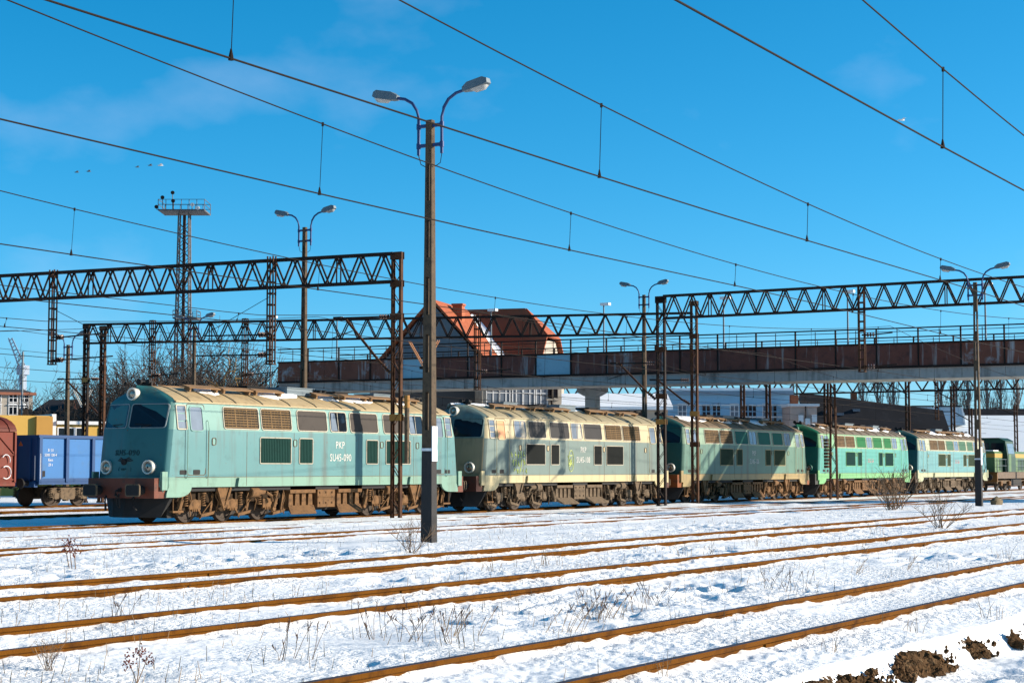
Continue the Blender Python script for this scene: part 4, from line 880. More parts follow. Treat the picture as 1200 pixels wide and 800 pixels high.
for k in range(n):
    ya, yb = BY0+k*st, BY0+(k+1)*st; xa, xb = bxat(ya), bxat(yb)
    def q4(o0, o1, y0, y1, z0, z1):
        b = MB(); a0, a1 = bxat(y0), bxat(y1)
        b.add([(a0+o0, y0, z0), (a0+o1, y0, z0), (a1+o1, y1, z0), (a1+o0, y1, z0), (a0+o0, y0, z1), (a0+o1, y0, z1), (a1+o1, y1, z1), (a1+o0, y1, z1)], [(0,3,2,1),(4,5,6,7),(0,1,5,4),(1,2,6,5),(2,3,7,6),(3,0,4,7)]); return b
    q4(.1, .5, ya+.01, yb-.01, 6.6, 7.18).build('deck_edge_beam', M['br_conc'], br)
    pxm = 600
    mt = M['br_rust2'] if (k in (28, 27, 26, 9, 10, 19) or k > 25) else M['br_rust']
    if k == 21: mt = M['br_blue']
    if k == 25: mt = M['br_blue']
    for o in (0, BW): q4(o, o+.05, ya+.03, yb-.03, 7.28, 8.5).build('parapet_panel', mt, br)
    for o in (-.02, BW+.02):
        rod('parapet_post', (xa+o, ya, 7.2), (xa+o, ya, 9.36), .08, .08, M['steel_dark'], br)
        rod('mesh_post', ((xa+xb)/2+o, (ya+yb)/2, 8.5), ((xa+xb)/2+o, (ya+yb)/2, 9.3), .035, .035, M['steel_dark'], br)
for o in (-.02, BW+.02):
    for z, w in ((9.36, .07), (9.18, .035), (8.52, .1), (7.24, .12)): rod('hand_rail' if z > 8.6 else 'parapet_rail', (bxat(BY0)+o, BY0, z), (bxat(BY1)+o, BY1, z), w, w, M['steel_dark'], br)
q4(.5, BW-.1, BY0, BY1, 6.75, 7.2).build('deck', M['br_conc'], br); q4(.5, BW-.1, BY0, BY1, 7.204, 7.26).build('deck_snow', M['snow'], br)
for Y in (50.3, 12):
    p = T_part('pier', br); x = bxat(Y)
    b = MB()
    for ox in (BW/2,): b.box(x+ox-.3, x+ox+.3, Y-.36, Y+.36, -.5, 6.12)
    b.build('pier_shaft', M['br_conc'], p); c_ = MB(); [c_.prism([(-.85, 6.6), (.85, 6.6), (.85, 6.36), (.36, 6.12), (-.36, 6.12), (-.85, 6.36)], lambda a, z, d: (x+ox+d, Y+a, z), -.45, .45) for ox in (BW/2,)]; c_.build('pier_cap', M['br_conc'], p)
# stair tower at the far end
for k in range(13):
    z = 6.9-k*.5; y = BY1+.2+k*.62; rod('stair_tread', (bxat(70)+.1, y, z), (bxat(70)+1.9, y, z), .5, .06, M['steel_dark'], br)
for o in (.1, 1.9):
    rod('stair_stringer', (bxat(70)+o, BY1, 7.0), (bxat(70)+o, BY1+8.2, .4), .08, .25, M['steel_dark'], br); rod('stair_rail', (bxat(70)+o, BY1, 8.3), (bxat(70)+o, BY1+8.2, 1.6), .05, .05, M['steel_dark'], br)
    for k in range(14): z = 7.0-k*.5; y = BY1+.1+k*.62; rod('baluster', (bxat(70)+o, y, z), (bxat(70)+o, y, z+1.2), .03, .03, M['steel_rust'], br)
# street lamps on the bridge
LB = [('leftmost slim street lamp on the bridge, by the stairs', 72.0), ('slim street lamp on the bridge just left of the gantry column', 68.6), ('slim street lamp on the bridge before the red roof', 56.8), ('slim street lamp on the bridge right of the red roof', 48.9), ('slim street lamp on the bridge right of the paired columns', 41.1), ('slim street lamp on the bridge left of the gantry hanger', 33.6), ('slim street lamp on the bridge behind the right concrete lamp post', 25.9)]
for lb, Y in LB:
    x = bxat(min(Y, 70))+BW-.5 if Y < 70 else bxat(70)+1; kx = x/95.0 if Y < 70 else 1
    Y2 = Y*kx; zt = 1.71+(11.5-1.71)*kx; zb = 7.2 if Y2 < BY1 else 0
    s = T('street_lamp', lb, 'street lamp', (x, Y2, zb), 0, 'slim street lamps on the bridge')
    MB().tube([(0, 0, 0), (0, 0, zt-zb)], [.07, .045], 8).build('pole', M['lamphead'], s, smooth=60)
    MB().box(-.16, .16, -.42, .18, zt-zb, zt-zb+.16).build('lamp_head', M['white_paint'], s)
#PART4
# ------------------------------------------------------------------ buildings behind the yard
def zpx(y, D): return CH+(549-y)*D/FPX
def BT(name, label, xl, D, rz=RZC, cat='building', group=None):
    p = at(xl, 549, D); return T(name, label, cat, (p.x, p.y, 0), rz, group)
def gable_tri(b, fn, pts, th=.3): b.prism(pts, fn, 0, th)
def window(parent, x, y, z, w, h, fmat, gmat, ny=-1, depth=.06, bars=True, axis='x'):
    """casement window standing proud of a wall whose outside faces -y (axis x) or +x (axis y)"""
    fn = (lambda a, zz, d: (x+a, y-d, z+zz)) if axis == 'x' else (lambda a, zz, d: (x+d, y+a, z+zz))
    o = MB().prism([(-w/2, 0), (w/2, 0), (w/2, h), (-w/2, h)], fn, -.02, .02).build('window', gmat, parent)
    f = MB(); t = .07
    for a0, a1, z0, z1 in ((-w/2-t, -w/2, -t, h+t), (w/2, w/2+t, -t, h+t), (-w/2, w/2, -t, 0), (-w/2, w/2, h, h+t)): f.prism([(a0, z0), (a1, z0), (a1, z1), (a0, z1)], fn, 0, depth)
    if bars: f.prism([(-.035, 0), (.035, 0), (.035, h), (-.035, h)], fn, .021, .05); f.prism([(-w/2, h*.62), (-.035, h*.62), (-.035, h*.62+.06), (-w/2, h*.62+.06)], fn, .021, .045); f.prism([(.035, h*.62), (w/2, h*.62), (w/2, h*.62+.06), (.035, h*.62+.06)], fn, .021, .045)
    f.build('window_frame', fmat, o); MB().prism([(-w/2-.12, -.16), (w/2+.12, -.16), (w/2+.12, -.08), (-w/2-.12, -.08)], fn, 0, .16).build('window_sill', fmat, o)
    return o
wh = M['white_paint']; gl = M['glass']
beige = pmat('plaster_beige', (.34, .3, .25), .9, 0, .12, .8, dirt=((.16, .14, .12), .56, 1.2), bump=.1)
slate = pmat('gable_slate_grey', (.115, .14, .16), .85, 0, .15, 1.5, bump=.2)
def roofmat(name, col, ax, scale=3.2):
    """tiled roof: courses as fine relief (too far away to pick single tiles)"""
    m = pmat(name, col, .8, 0, .2, 1.2, dirt=(tuple(c*.6 for c in col), .55, 1.5)); n = m.node_tree.nodes; l = m.node_tree.links; b = n['Principled BSDF']
    t = n.new('ShaderNodeTexCoord'); w = n.new('ShaderNodeTexWave'); w.bands_direction = 'Z'; w.inputs['Scale'].default_value = scale; w.inputs['Distortion'].default_value = .3; l.new(t.outputs['Object'], w.inputs['Vector'])
    bp = n.new('ShaderNodeBump'); bp.inputs['Strength'].default_value = .5; bp.inputs['Distance'].default_value = .06; l.new(w.outputs[0], bp.inputs['Height']); l.new(bp.outputs[0], b.inputs['Normal']); return m
tile = roofmat('roof_tiles_red', (.30, .075, .028), 0)
# red roofed L-shaped house
hs_ = BT('tiled_house', 'tall house with red tiled roof and grey gable behind the bridge', 546, 151, RZC+RAD(75), 'house')
RG, EV, HWD = 15.1, 9.1, 5.5
def hbox(b, x0, x1, y0, y1, z0, z1): b.box(x0, x1, y0, y1, z0, z1)
LA, LBB = 9.6, 7.4
MB().box(-LA+.1, 5.3, -HWD+.25, HWD-.25, 0, EV).build('wall', beige, hs_); MB().box(-HWD+.25, HWD-.25, -LBB+.1, -HWD+.2, 0, EV-.01).build('wall', beige, hs_)
g = MB(); g.prism([(-HWD+.3, EV), (HWD-.3, EV), (0, RG-.25)], lambda a, z, d: (-LA+.1+d, a, z), 0, .3); g.build('gable', slate, hs_)
MB().prism([(-HWD+.25, 0), (HWD-.25, 0), (HWD-.25, EV), (-HWD+.25, EV)], lambda a, z, d: (-LA+.06+d, a, z), 0, .03).build('gable_base', slate, hs_)
def slab(name, pts, mat, th=.16):
    b = MB(); k = len(pts); n_ = (Vector(pts[1])-Vector(pts[0])).cross(Vector(pts[2])-Vector(pts[0])).normalized()
    if n_.z < 0: n_ = -n_
    b.add([Vector(p) for p in pts]+[Vector(p)+n_*th for p in pts], [tuple(range(k)), tuple(range(2*k-1, k-1, -1))]+[(i, (i+1) % k, k+(i+1) % k, k+i) for i in range(k)]); return b.build(name, mat, hs_)
ev = EV-.35; hw = HWD+.35
slab('roof_slope', [(-LA-.2, 0, RG), (0, 0, RG), (-hw, -hw, ev), (-LA-.2, -hw, ev)], tile)
slab('roof_slope', [(-LA-.2, 0, RG), (5, 0, RG), (5, hw, ev), (-LA-.2, hw, ev)], tile)
hx = LBB-2.2; zh = RG-2.55
slab('roof_slope', [(0, 0, RG), (0, -hx, RG), (-2.3, -LBB-.3, zh), (-hw, -LBB-.3, ev), (-hw, -hw, ev)], tile)
slab('roof_slope', [(0, 3, RG), (0, -hx, RG), (2.3, -LBB-.3, zh), (hw, -LBB-.3, ev), (hw, 3, ev)], tile)
slab('hip_roof', [(0, -hx, RG), (-2.35, -LBB-.3, zh), (2.35, -LBB-.3, zh)], tile)
g = MB(); g.prism([(-HWD+.3, EV), (HWD-.3, EV), (2.1, zh-.1), (-2.1, zh-.1)], lambda a, z, d: (a, -LBB+.1+d, z), 0, .3); g.build('gable', beige, hs_)
MB().box(.9, 1.9, -LBB+.02, -LBB+.12, 10, 11.4).build('gable_window', gl, hs_)
# snow lying in the valley
sv = MB(); ns = 10; vs = []
for k in range(ns+1):
    t_ = .12+.88*k/ns; c0 = Vector((-hw*t_, -hw*t_, RG+(ev-RG)*t_)); w_ = .28+.25*((k*37) % 7)/7
    vs += [c0+Vector((-w_*1.1, w_*.1, .22+.1)), c0+Vector((0, 0, .42)), c0+Vector((w_*.1, -w_*1.1, .24+.1))]
sv.add(vs, [(k*3+e, k*3+e+1, k*3+e+4, k*3+e+3) for k in range(ns) for e in range(2)]); sv.build('valley_snow', M['snow'], hs_)
ch = pmat('chimney_brick', (.3, .09, .04), .85, 0, .2, 4)
MB().box(-6.3, -5.5, -1.5, -.7, 11.5, 15.0).box(-6.38, -5.42, -1.58, -.62, 15.0, 15.15).build('chimney', ch, hs_)
for k, yy in enumerate((3.6, 1.2, -1.2, -3.6)):
    for zz in (5.6, 2.3):
        o = MB().box(-LA-.0, -LA+.055, yy-.55, yy+.55, zz, zz+1.7).build('window', gl, hs_); MB().box(-LA-.05, -LA+.06, yy-.06, yy+.06, zz, zz+1.7).box(-LA-.05, -LA+.06, yy-.65, yy-.55, zz, zz+1.75).box(-LA-.05, -LA+.06, yy+.55, yy+.65, zz, zz+1.75).build('window_frame', wh, o)
# long beige wing of the house with a row of white framed windows, seen below the bridge
wg = BT('office_building', 'beige building with white framed windows below the bridge, left of the pier', 565, 118, RZC+RAD(20))
W_ = 100*118/FPX; hgt = zpx(440, 118)
MB().box(0, W_, 0, 7, 0, hgt).build('wall', beige, wg); MB().box(-.2, W_+.25, -.3, 7.3, hgt, hgt+.25).build('roof', pmat('flat_roof_dark', (.06, .06, .065), .9), wg)
for xx in (8, 24, 37, 54, 68): window(wg, xx*118/FPX+.3, 0, zpx(476, 118)-.3, .85, 1.9, wh, M['glass_pale'])
for xx in (85, 92): window(wg, xx*118/FPX, 0, zpx(465, 118), .32, 1.0, beige, gl, bars=False)
MB().tube([(4.9, -.1, 0), (4.9, -.1, hgt)], .06, 6).build('downpipe', M['steel_dark'], wg)
MB().box(-5.2, 0, 1.5, 7, 0, zpx(452, 118)).build('dark_annex', pmat('annex_dark', (.05, .06, .07), .9), wg)
# low sheds with snow on the roof, right of the pier
dk_wall = pmat('shed_wall_dark', (.035, .03, .028), .9, 0, .3, 1)
def low_shed(name, label, xl, xr, D, ytop, wall, roofm, dep=9, drop=1.2, rz=RZC):
    s = BT(name, label, xl, D, rz, 'shed'); w = (xr-xl)*D/FPX; h = zpx(ytop, D)
    MB().box(0, w, 0, dep, 0, h-drop).build('wall', wall, s)
    MB().prism([(-.5, h-drop), (dep*.5, h), (dep+.5, h-drop), (dep+.5, h-drop+.2), (dep*.5, h+.25), (-.5, h-drop+.25)], lambda a, z, d: (d, a, z), -.4, w+.4).build('roof', roofm, s)
    return s, w, h-drop
sh, w, h = low_shed('storage_shed', 'long dark shed with snowy roof between the bridge pier and the columns', 655, 782, 136, 462, dk_wall, M['snow'])
for k in range(5): MB().box(.6+k*1.6, 1.7+k*1.6, -.03, .02, h-2.6, h-.6).build('wall_panel', pmat('shed_panel', (.08, .08, .085), .8), sh)
MB().box(w-1.9, w+.05, -.05, 5, 0, h+.1).build('plastered_end', beige, sh)
# pale blue works building
bw = pmat('works_wall_blue', (.24, .42, .56), .8, 0, .1, .7, dirt=((.15, .26, .34), .58, 1.5))
wb_ = BT('works_building', 'pale blue two-storey works building with tall windows and snowy roof edge', 778, 150); W_ = 150*150/FPX; hh = zpx(463, 150)
MB().box(0, W_, 0, 8, 0, hh).build('wall', bw, wb_); MB().box(-.15, W_+.15, -.25, 8.2, hh, hh+.35).build('cornice', pmat('works_cornice', (.2, .27, .33), .8), wb_); MB().box(-.1, W_+.1, -.2, 8.1, hh+.354, hh+.6).build('roof_snow', M['snow'], wb_)
for k, xx in enumerate((22, 50, 62, 83, 94, 104, 121, 128, 148)): window(wb_, (xx)*150/FPX-.0, 0, zpx(500, 150)+.2, .62, 1.7, wh if k % 3 == 0 else bw, gl if k % 3 else M['glass_pale'])
for z_ in (hh-1.9, hh-.9): MB().box(0, W_, -.06, 0, z_, z_+.12).build('string_course', wh, wb_)
# small pinkish annex with air conditioners and chimney
pk = pmat('annex_pink', (.42, .31, .26), .85, 0, .12, 1); an = BT('plaster_annex', 'small pinkish annex with air conditioners and a chimney', 926, 146); W_ = 32*146/FPX; hh = zpx(476, 146)
MB().box(0, W_, 0, 5, 0, hh).build('wall', pk, an); MB().box(-.1, W_+.2, -.15, 5.1, hh, hh+.2).build('roof_edge', wh, an); MB().box(.35, 1.0, 1.5, 2.2, hh+.2, zpx(462, 146)).build('chimney', ch, an)
for k in range(3): MB().box(.7+k*.55, 1.1+k*.55, -.25, 0, hh-1.3-.3*(k % 2), hh-.7-.3*(k % 2)).build('air_conditioner', wh, an)
MB().tube([(1.3, -.1, hh-1.5), (1.3, -.1, hh), (1.5, -.1, hh+.3)], .05, 6).build('downpipe', M['steel_dark'], an)
# big workshop: dark roof slope towards us
dr = pmat('workshop_roof_dark', (.02, .02, .023), .9, 0, .3, .5, dirt=((.04, .04, .045), .55, 1.0), spec=.1, bump=.3, bscale=4)
ws = BT('workshop_hall', 'huge dark-roofed workshop hall behind the mint locomotive', 956, 150); k_ = 150/FPX
pts = [(0, 456), (24, 458), (94, 468), (170, 478), (170, 512), (94, 545), (0, 545)]
P3 = [Vector((x*k_, (549-y)*k_*0+((545-y)*k_)*1.25, zpx(y, 150))) for x, y in pts]
b = MB(); nP = len(P3); b.add(P3+[p+Vector((.3, 2.5, -.4)) for p in P3], [tuple(range(nP)), tuple(range(2*nP-1, nP-1, -1))]+[(i, (i+1) % nP, nP+(i+1) % nP, nP+i) for i in range(nP)]); b.build('roof', dr, ws)
MB().box(0, 12.2, 9.5, 16, 0, zpx(484, 150)).build('wall', dk_wall, ws)
for x, y in ((28, 481), (43, 484), (64, 479)): MB().box(x*k_-.3, x*k_+.3, (545-y)*k_*1.25-.25, (545-y)*k_*1.25+.2, zpx(y, 150)-.05, zpx(y, 150)+.18).build('skylight', M['glass_pale'], ws)
MB().box(5.0, 5.5, 10, 10.6, 6.5, zpx(458, 150)+.35).build('chimney', ch, ws)
# snowy roofed hall with glazed ridge dormers on the right
sn = BT('snowy_roofed_hall', 'long hall with snow-covered roof and glazed dormers at the right', 1040, 190); k_ = 190/FPX
W_ = 260*k_
MB().prism([(0, zpx(549, 190)-.6), (9, zpx(482, 190)), (18, 0.5)], lambda a, z, d: (d, a, z), 0, W_).build('roof', M['snow'], sn)
MB().prism([(8.6, zpx(486, 190)), (9.4, zpx(476, 190)), (14, zpx(476, 190)), (14, 2)], lambda a, z, d: (d, a, z), -3, W_).build('ridge_band', dr, sn)
for xx in (26, 58, 92):
    x = xx*k_; z = zpx(492, 190); b = MB(); b.prism([(x-1.3, z-.4), (x+1.5, z-.4), (x+1.5, z+.9), (x+.9, z+1.6), (x-1.1, z+1.6)], lambda a, q, d: (a, 6.2+d, q), 0, 4); d_ = b.build('dormer', pmat('dormer_glazing', (.3, .4, .48), .3, 0, .1, spec=.5), sn)
    MB().bar((x+1.5, 6.15, z-.4), (x+1.2, 6.15, z+1.6), .15, .15).build('dormer_edge', wh, d_); MB().box(x-1.2, x+1.2, 6.0, 10, z+1.62, z+1.75).build('dormer_roof', dr, d_)
sl = BT('long_dark_hall', 'low dark hall stretching along the horizon under the poplars', 1060, 240); MB().box(0, 200*240/FPX, 0, 8, 0, zpx(481, 240)).build('wall', dr, sl); MB().box(-.3, 200*240/FPX, -.4, 8.4, zpx(481, 240), zpx(479, 240)).build('roof', dr, sl)
for k in range(5): MB().box(1+k*4, 3.5+k*4, -.05, .02, zpx(492, 240), zpx(486, 240)).build('window', M['glass_pale'], sl)
# left side: beige tenement, yellow hall, dark roofed store
tn = BT('tenement', 'old beige tenement with dark windows at the far left', -30, 165, RZC+RAD(28)); k_ = 165/FPX; W_ = 66*k_; hh = zpx(462, 165)
MB().box(0, W_, 0, 9, 0, hh).build('wall', beige, tn); MB().box(-.2, W_+.25, -.35, 9.3, hh, hh+.25).build('cornice', pmat('brick_band', (.26, .1, .06), .9), tn); MB().prism([(-.2, hh+.25), (9.3, hh+.25), (6, hh+.7), (4, hh+.7)], lambda a, z, d: (d, a, z), 0, W_).build('roof', dk_wall, tn)
for xx in (8, 24, 43, 56):
    for yy in (485, 500, 472): window(tn, xx*k_, 0, zpx(yy, 165), .7, 1.1 if yy != 472 else .8, wh, gl)
MB().box(3.7, 4.9, -1.2, 0, zpx(485, 165)-.6, zpx(485, 165)-.3).box(3.7, 4.9, -1.2, -1.1, zpx(485, 165)-.3, zpx(485, 165)+.5).build('balcony', M['steel_dark'], tn); MB().box(2.0, 2.6, 3, 3.6, hh+1, hh+2.6).build('chimney', ch, tn)
yw = pmat('yellow_plaster', (.52, .31, .07), .85, 0, .08, .7, dirt=((.36, .2, .06), .6, 1.2)); yb = BT('yellow_hall', 'yellow rendered hall behind the red and blue wagons', -20, 112, RZC+RAD(32)); k_ = 1.22*112/FPX
MB().box(0, 70*k_, 0, 6, 0, zpx(486, 112)).build('tall_block', yw, yb); MB().box(66*k_, 70.3*k_, -.06, 6.05, 0, zpx(486, 112)+.12).build('white_corner', wh, yb)
MB().box(50*k_, 66*k_, -.25, 0, 0, zpx(487, 112)).build('projecting_bay', pmat('ochre_plaster', (.42, .22, .05), .85, 0, .1), yb)
MB().box(70.4*k_, 150*k_, 0, 6, 0, zpx(496, 112)).build('low_block', yw, yb); MB().box(70.4*k_, 150.4*k_, -.2, 6.2, zpx(496, 112), zpx(492, 112)).build('roof_edge', wh, yb)
for xx in (76, 85, 94, 118, 128): window(yb, xx*k_, 0, zpx(508, 112)-.1, .42, .5, wh, gl, bars=False)
st_ = BT('slate_store', 'dark slate-roofed store between the tenement and the trees', 36, 150); k_ = 150/FPX; MB().box(0, 46*k_, 0, 7, 0, zpx(482, 150)).build('wall', dk_wall, st_); MB().prism([(-.3, zpx(484, 150)), (6, zpx(465, 150)), (7, zpx(465, 150)), (7, zpx(484, 150))], lambda a, z, d: (d, a, z), -.1, 34*k_).build('roof', dr, st_); MB().box(34*k_, 46*k_, 1, 7, 0, zpx(468, 150)).build('brick_end', ch, st_)

# ------------------------------------------------------------------ floodlight mast, cranes, far gantry and masts
fm = T('floodlight_mast', 'tall lattice floodlight mast with railed platform above the bare trees', 'mast', (115.65, 99.5, 0), 0, None, True)
X0, Y0 = 115.65, 99.5; ax = Vector((R0[0], R0[1], 0)); ay = Vector((F0[0], F0[1], 0)); C0 = Vector((X0, Y0, 0)); ms = M['steel_rust']; mg = pmat('galvanised', (.09, .09, .095), .7, .1, .2, 3)
for sa in (-1, 1):
    for sb in (-1, 1): rod('leg', C0+ax*(sa*.75)+ay*(sb*.75), C0+ax*(sa*.42)+ay*(sb*.42)+Vector((0, 0, 23.3)), .1, .1, mg, fm)
lt = MB(); z = .5
while z < 22.5:
    w0 = .75-.33*z/23.3; w1 = .75-.33*(z+1)/23.3
    for sb in (-1, 1):
        for sgn in (-1, 1):
            lt.bar(C0+ax*(sgn*w0)+ay*(sb*w0)+Vector((0, 0, z)), C0-ax*(sgn*w1)+ay*(sb*w1)+Vector((0, 0, z+1)), .045, .045); lt.bar(C0+ay*(sgn*w0)+ax*(sb*w0)+Vector((0, 0, z)), C0-ay*(sgn*w1)+ax*(sb*w1)+Vector((0, 0, z+1)), .045, .045)
    z += 1
lt.build('lattice_bracing', mg, fm, kind='stuff'); rod('ladder', C0+Vector((0, 0, 1)), C0+Vector((0, 0, 23.2)), .3, .06, ms, fm)
def platform(z, wa, wb, hr, oa=0):
    b = MB(); c = C0+ax*oa
    P = lambda a, e, zz: c+ax*a+ay*e+Vector((0, 0, zz))
    b.add([P(-wa, -wb, z), P(wa, -wb, z), P(wa, wb, z), P(-wa, wb, z), P(-wa, -wb, z+.12), P(wa, -wb, z+.12), P(wa, wb, z+.12), P(-wa, wb, z+.12)], [(0,3,2,1),(4,5,6,7),(0,1,5,4),(1,2,6,5),(2,3,7,6),(3,0,4,7)]); b.build('platform', mg, fm)
    n_ = max(3, int(wa*2/.6))
    for e in (-wb, wb):
        for k in range(n_+1): rod('rail_post', P(-wa+2*wa*k/n_, e, z), P(-wa+2*wa*k/n_, e, z+hr), .04, .04, mg, fm)
        for q in (.55, 1): rod('rail', P(-wa, e, z+hr*q), P(wa, e, z+hr*q), .04, .04, mg, fm)
    for a in (-wa, wa):
        for q in (.55, 1): rod('rail', P(a, -wb, z+hr*q), P(a, wb, z+hr*q), .04, .04, mg, fm)
    return P
P = platform(23.35, 1.95, 1.5, .95); platform(14.3, 1.0, .9, .7, .3)
for a, e, z in ((-2.1, -1.5, 23.7), (-1.6, -1.5, 24.5), (-.7, -1.5, 24.2), (-.75, -1.5, 24.9), (.9, -1.4, 23.9), (1.4, -1.5, 23.6)):
    c = P(a, e, z); rod('light_post', P(a*.97, e*.97, 23.4), c, .05, .05, mg, fm); MB().lathe(c, -ay+ax*.2-Vector((0, 0, .5)), [(-.2, .07), (0, .14), (.1, .17), (.12, .12)], 12).build('floodlight', M['black'] if a < -.5 else wh, fm, smooth=40)
# far gantry beyond the bridge
fg = T('catenary_gantry', 'distant lattice gantry seen under the bridge deck', 'gantry', (150, 40, 0), 0, 'steel catenary gantries', True)
def far_truss(parent, A, B, zt, h, pitch):
    A = Vector((*A, 0)); B = Vector((*B, 0)); d = (B-A); k = int(d.length/pitch); b = MB()
    for z in (zt, zt-h): rod('chord', A+Vector((0, 0, z)), B+Vector((0, 0, z)), .14, .14, M['steel_dark'], parent)
    for q in range(k):
        b.bar(A+d*(q/k)+Vector((0, 0, zt-h)), A+d*((q+.5)/k)+Vector((0, 0, zt)), .11, .11); b.bar(A+d*((q+.5)/k)+Vector((0, 0, zt)), A+d*((q+1)/k)+Vector((0, 0, zt-h)), .11, .11)
    b.build('lattice_web', M['steel_dark'], parent, kind='stuff')
far_truss(fg, (146, 12), (146, 86), 9.35, 1.15, 1.5)
for y in (34.5, 56.5, 86, 12): column(fg, 146, y, 0, 9.6, (0, 1), M['steel_rust'], .5)
for y in (66, 44, 26.5): hanger(fg, 146, y, 9.6, 5.8, M['steel_rust'])
# single masts seen under and beyond the bridge
for px_, D_, yt, lb in ((870, 128, 450, 'steel mast under the bridge before the pale blue works'), (900, 120, 448, 'steel mast under the bridge at the works building corner'), (1063, 138, 444, 'steel mast behind the mint locomotive, before the dark roof'), (1116, 150, 452, 'steel mast rising behind the pale blue locomotive'), (1137, 165, 478, 'short steel mast before the snowy roof, left of the right lamp post'), (1190, 180, 474, 'steel mast with bracket at the right edge before the snowy roof'), (968, 126, 446, 'dark steel mast behind the slim mast with round weights')):
    p = at(px_, yt, D_); m = T('steel_mast', lb, 'mast', (p.x, p.y, 0), 0, 'far steel masts beyond the bridge', True)
    for s in (-1, 1): rod('channel', (p.x, p.y+s*.14, 0), (p.x, p.y+s*.12, p.z), .16, .06, M['steel_rust'], m)
    z = 1
    while z < p.z-.5: rod('lacing_bar', (p.x, p.y-.13, z), (p.x, p.y+.13, z+.5), .04, .04, M['steel_dark'], m); z += .6
    if px_ > 1000: MB().tube([(p.x, p.y, p.z-1.2), (p.x, p.y+1.6, p.z-.3), (p.x, p.y+2.6, p.z-.28)], .05, 6).build('bracket', M['steel_dark'], m)
# far harbour-style crane and radio pole at the left
cr = T('tower_crane', 'tiny distant slanting crane jib at the far left', 'crane', tuple(at(28, 460, 420))[:2]+(0,), 0, None, True); cp = at(28, 460, 420)
tip = at(12, 396, 420); mid = at(27, 432, 420); crm = pmat('crane_grey', (.2, .24, .3), .7)
for s in (-1, 1): rod('jib_chord', mid+ax*(s*.8), tip+ax*(s*.4), .28, .28, crm, cr)
b = MB()
for k in range(9): a = mid.lerp(tip, k/9); c = mid.lerp(tip, (k+1)/9); b.bar(a-ax*.7, c+ax*.6, .18, .18)
b.build('jib_lacing', crm, cr, kind='stuff'); rod('tower', (cp.x, cp.y, 0), mid, 1.2, 1.2, crm, cr); rod('cabin', mid-Vector((0, 0, 1.4)), mid+Vector((0, 0, .8)), 2.2, 2, crm, cr)
p = at(27, 412, 150); rpole = T('antenna_pole', 'thin pale antenna pole with stays beside the tenement', 'pole', (p.x, p.y, 0), 0, None, True); rod('pole', (p.x, p.y, 0), p, .12, .12, M['lamphead'], rpole); q = at(20, 455, 150); rod('stay', p-Vector((0, 0, .5)), q, .05, .05, wh, rpole); rod('cross_arm', at(18, 434, 150), at(31, 430, 150), .06, .06, wh, rpole)

# ------------------------------------------------------------------ bare winter trees
bark = pmat('bark_grey', (.05, .04, .033), .9, 0, .25, 3); twigm = pmat('twig_brown', (.06, .046, .038), .9, 0, .25, 3); goldm = pmat('twig_golden', (.2, .115, .035), .9, 0, .25, 3)
def grow(bt, bc, p, d, L, r, lev, mx, rnd, spread, up):
    n_ = 3 if lev < 2 else 2; pts = [p]; q = p; dd = d
    for k in range(n_):
        dd = (dd+Vector((rnd.uniform(-1, 1), rnd.uniform(-1, 1), rnd.uniform(-.4, .6)))*.16+Vector((0, 0, up))).normalized(); q = q+dd*(L/n_); pts.append(q)
    r1 = r*.62; rs = [r+(r1-r)*k/n_ for k in range(n_+1)]
    (bt if lev == 0 else bc).tube(pts, rs, 6 if lev < 2 else 3, cap=False)
    if lev >= mx: return
    kids = rnd.choice((3, 4, 4)) if lev < 3 else rnd.choice((2, 3, 3))
    for k in range(kids):
        t_ = 1 if k == 0 else rnd.uniform(.35, .95); pp = pts[0].lerp(pts[-1], t_) if n_ == 1 else pts[min(n_, int(t_*n_))]
        ang = rnd.uniform(0, 2*PI); side = Vector((math.cos(ang), math.sin(ang), rnd.uniform(-.1, .5)))
        nd = (dd*(1-spread if k else 1)+side*spread*(1 if k else .4)).normalized()
        grow(bt, bc, pp, nd, L*rnd.uniform(.66, .86), max(.022, r1*rnd.uniform(.6, .8)), lev+1, mx, rnd, spread, up)
def tree_meshes(seed, h, mx=6, spread=.62, up=.05, r=.2, tm=None):
    rnd = random.Random(seed); bt, bc = MB(), MB(); grow(bt, bc, Vector((0, 0, -.2)), Vector((0, 0, 1)), h*.3, r, 0, mx, rnd, spread, up)
    return bt.mesh('trunk', bark, fix=False), bc.mesh('crown', tm or twigm, fix=False)
TM = [tree_meshes(s, 11, 7, .6, .07) for s in (11, 12, 13)]; GM = [tree_meshes(31, 7, 6, .75, -.04, .14, goldm)]
def tree(kind, px_, D_, yt, lb, group, meshes, h0):
    p = at(px_, 549, D_); t = T(kind, lb, 'tree', (p.x, p.y, -.05), random.uniform(0, 6), group)
    hv = max(v.co.z for v in meshes[1].vertices); s = 1.22*zpx(yt, D_)/hv; t.scale = (s, s, s); link('trunk', meshes[0], t); link('crown', meshes[1], t)
TR = [(138, 128, 432, 'bare tree just right of the paired gantry columns'), (160, 132, 414, 'tall bare tree left of the thin gantry hanger'), (188, 128, 416, 'bare tree directly left of the lattice floodlight mast'), (214, 135, 420, 'bare tree standing at the foot of the floodlight mast'), (240, 130, 410, 'bare tree behind the twin lamp post under the gantry'), (262, 126, 406, 'tallest bare tree right of the floodlight mast'), (288, 134, 424, 'bare tree left of the bridge stairs'), (308, 140, 436, 'smallest bare tree beside the bridge stairs'), (118, 138, 440, 'bare tree behind the paired columns'), (92, 145, 448, 'bare tree behind the slim lamp post at left'), (-2, 180, 432, 'bare tree at the left picture edge above the tenement'), (70, 170, 452, 'bare tree behind the dark slate store')]
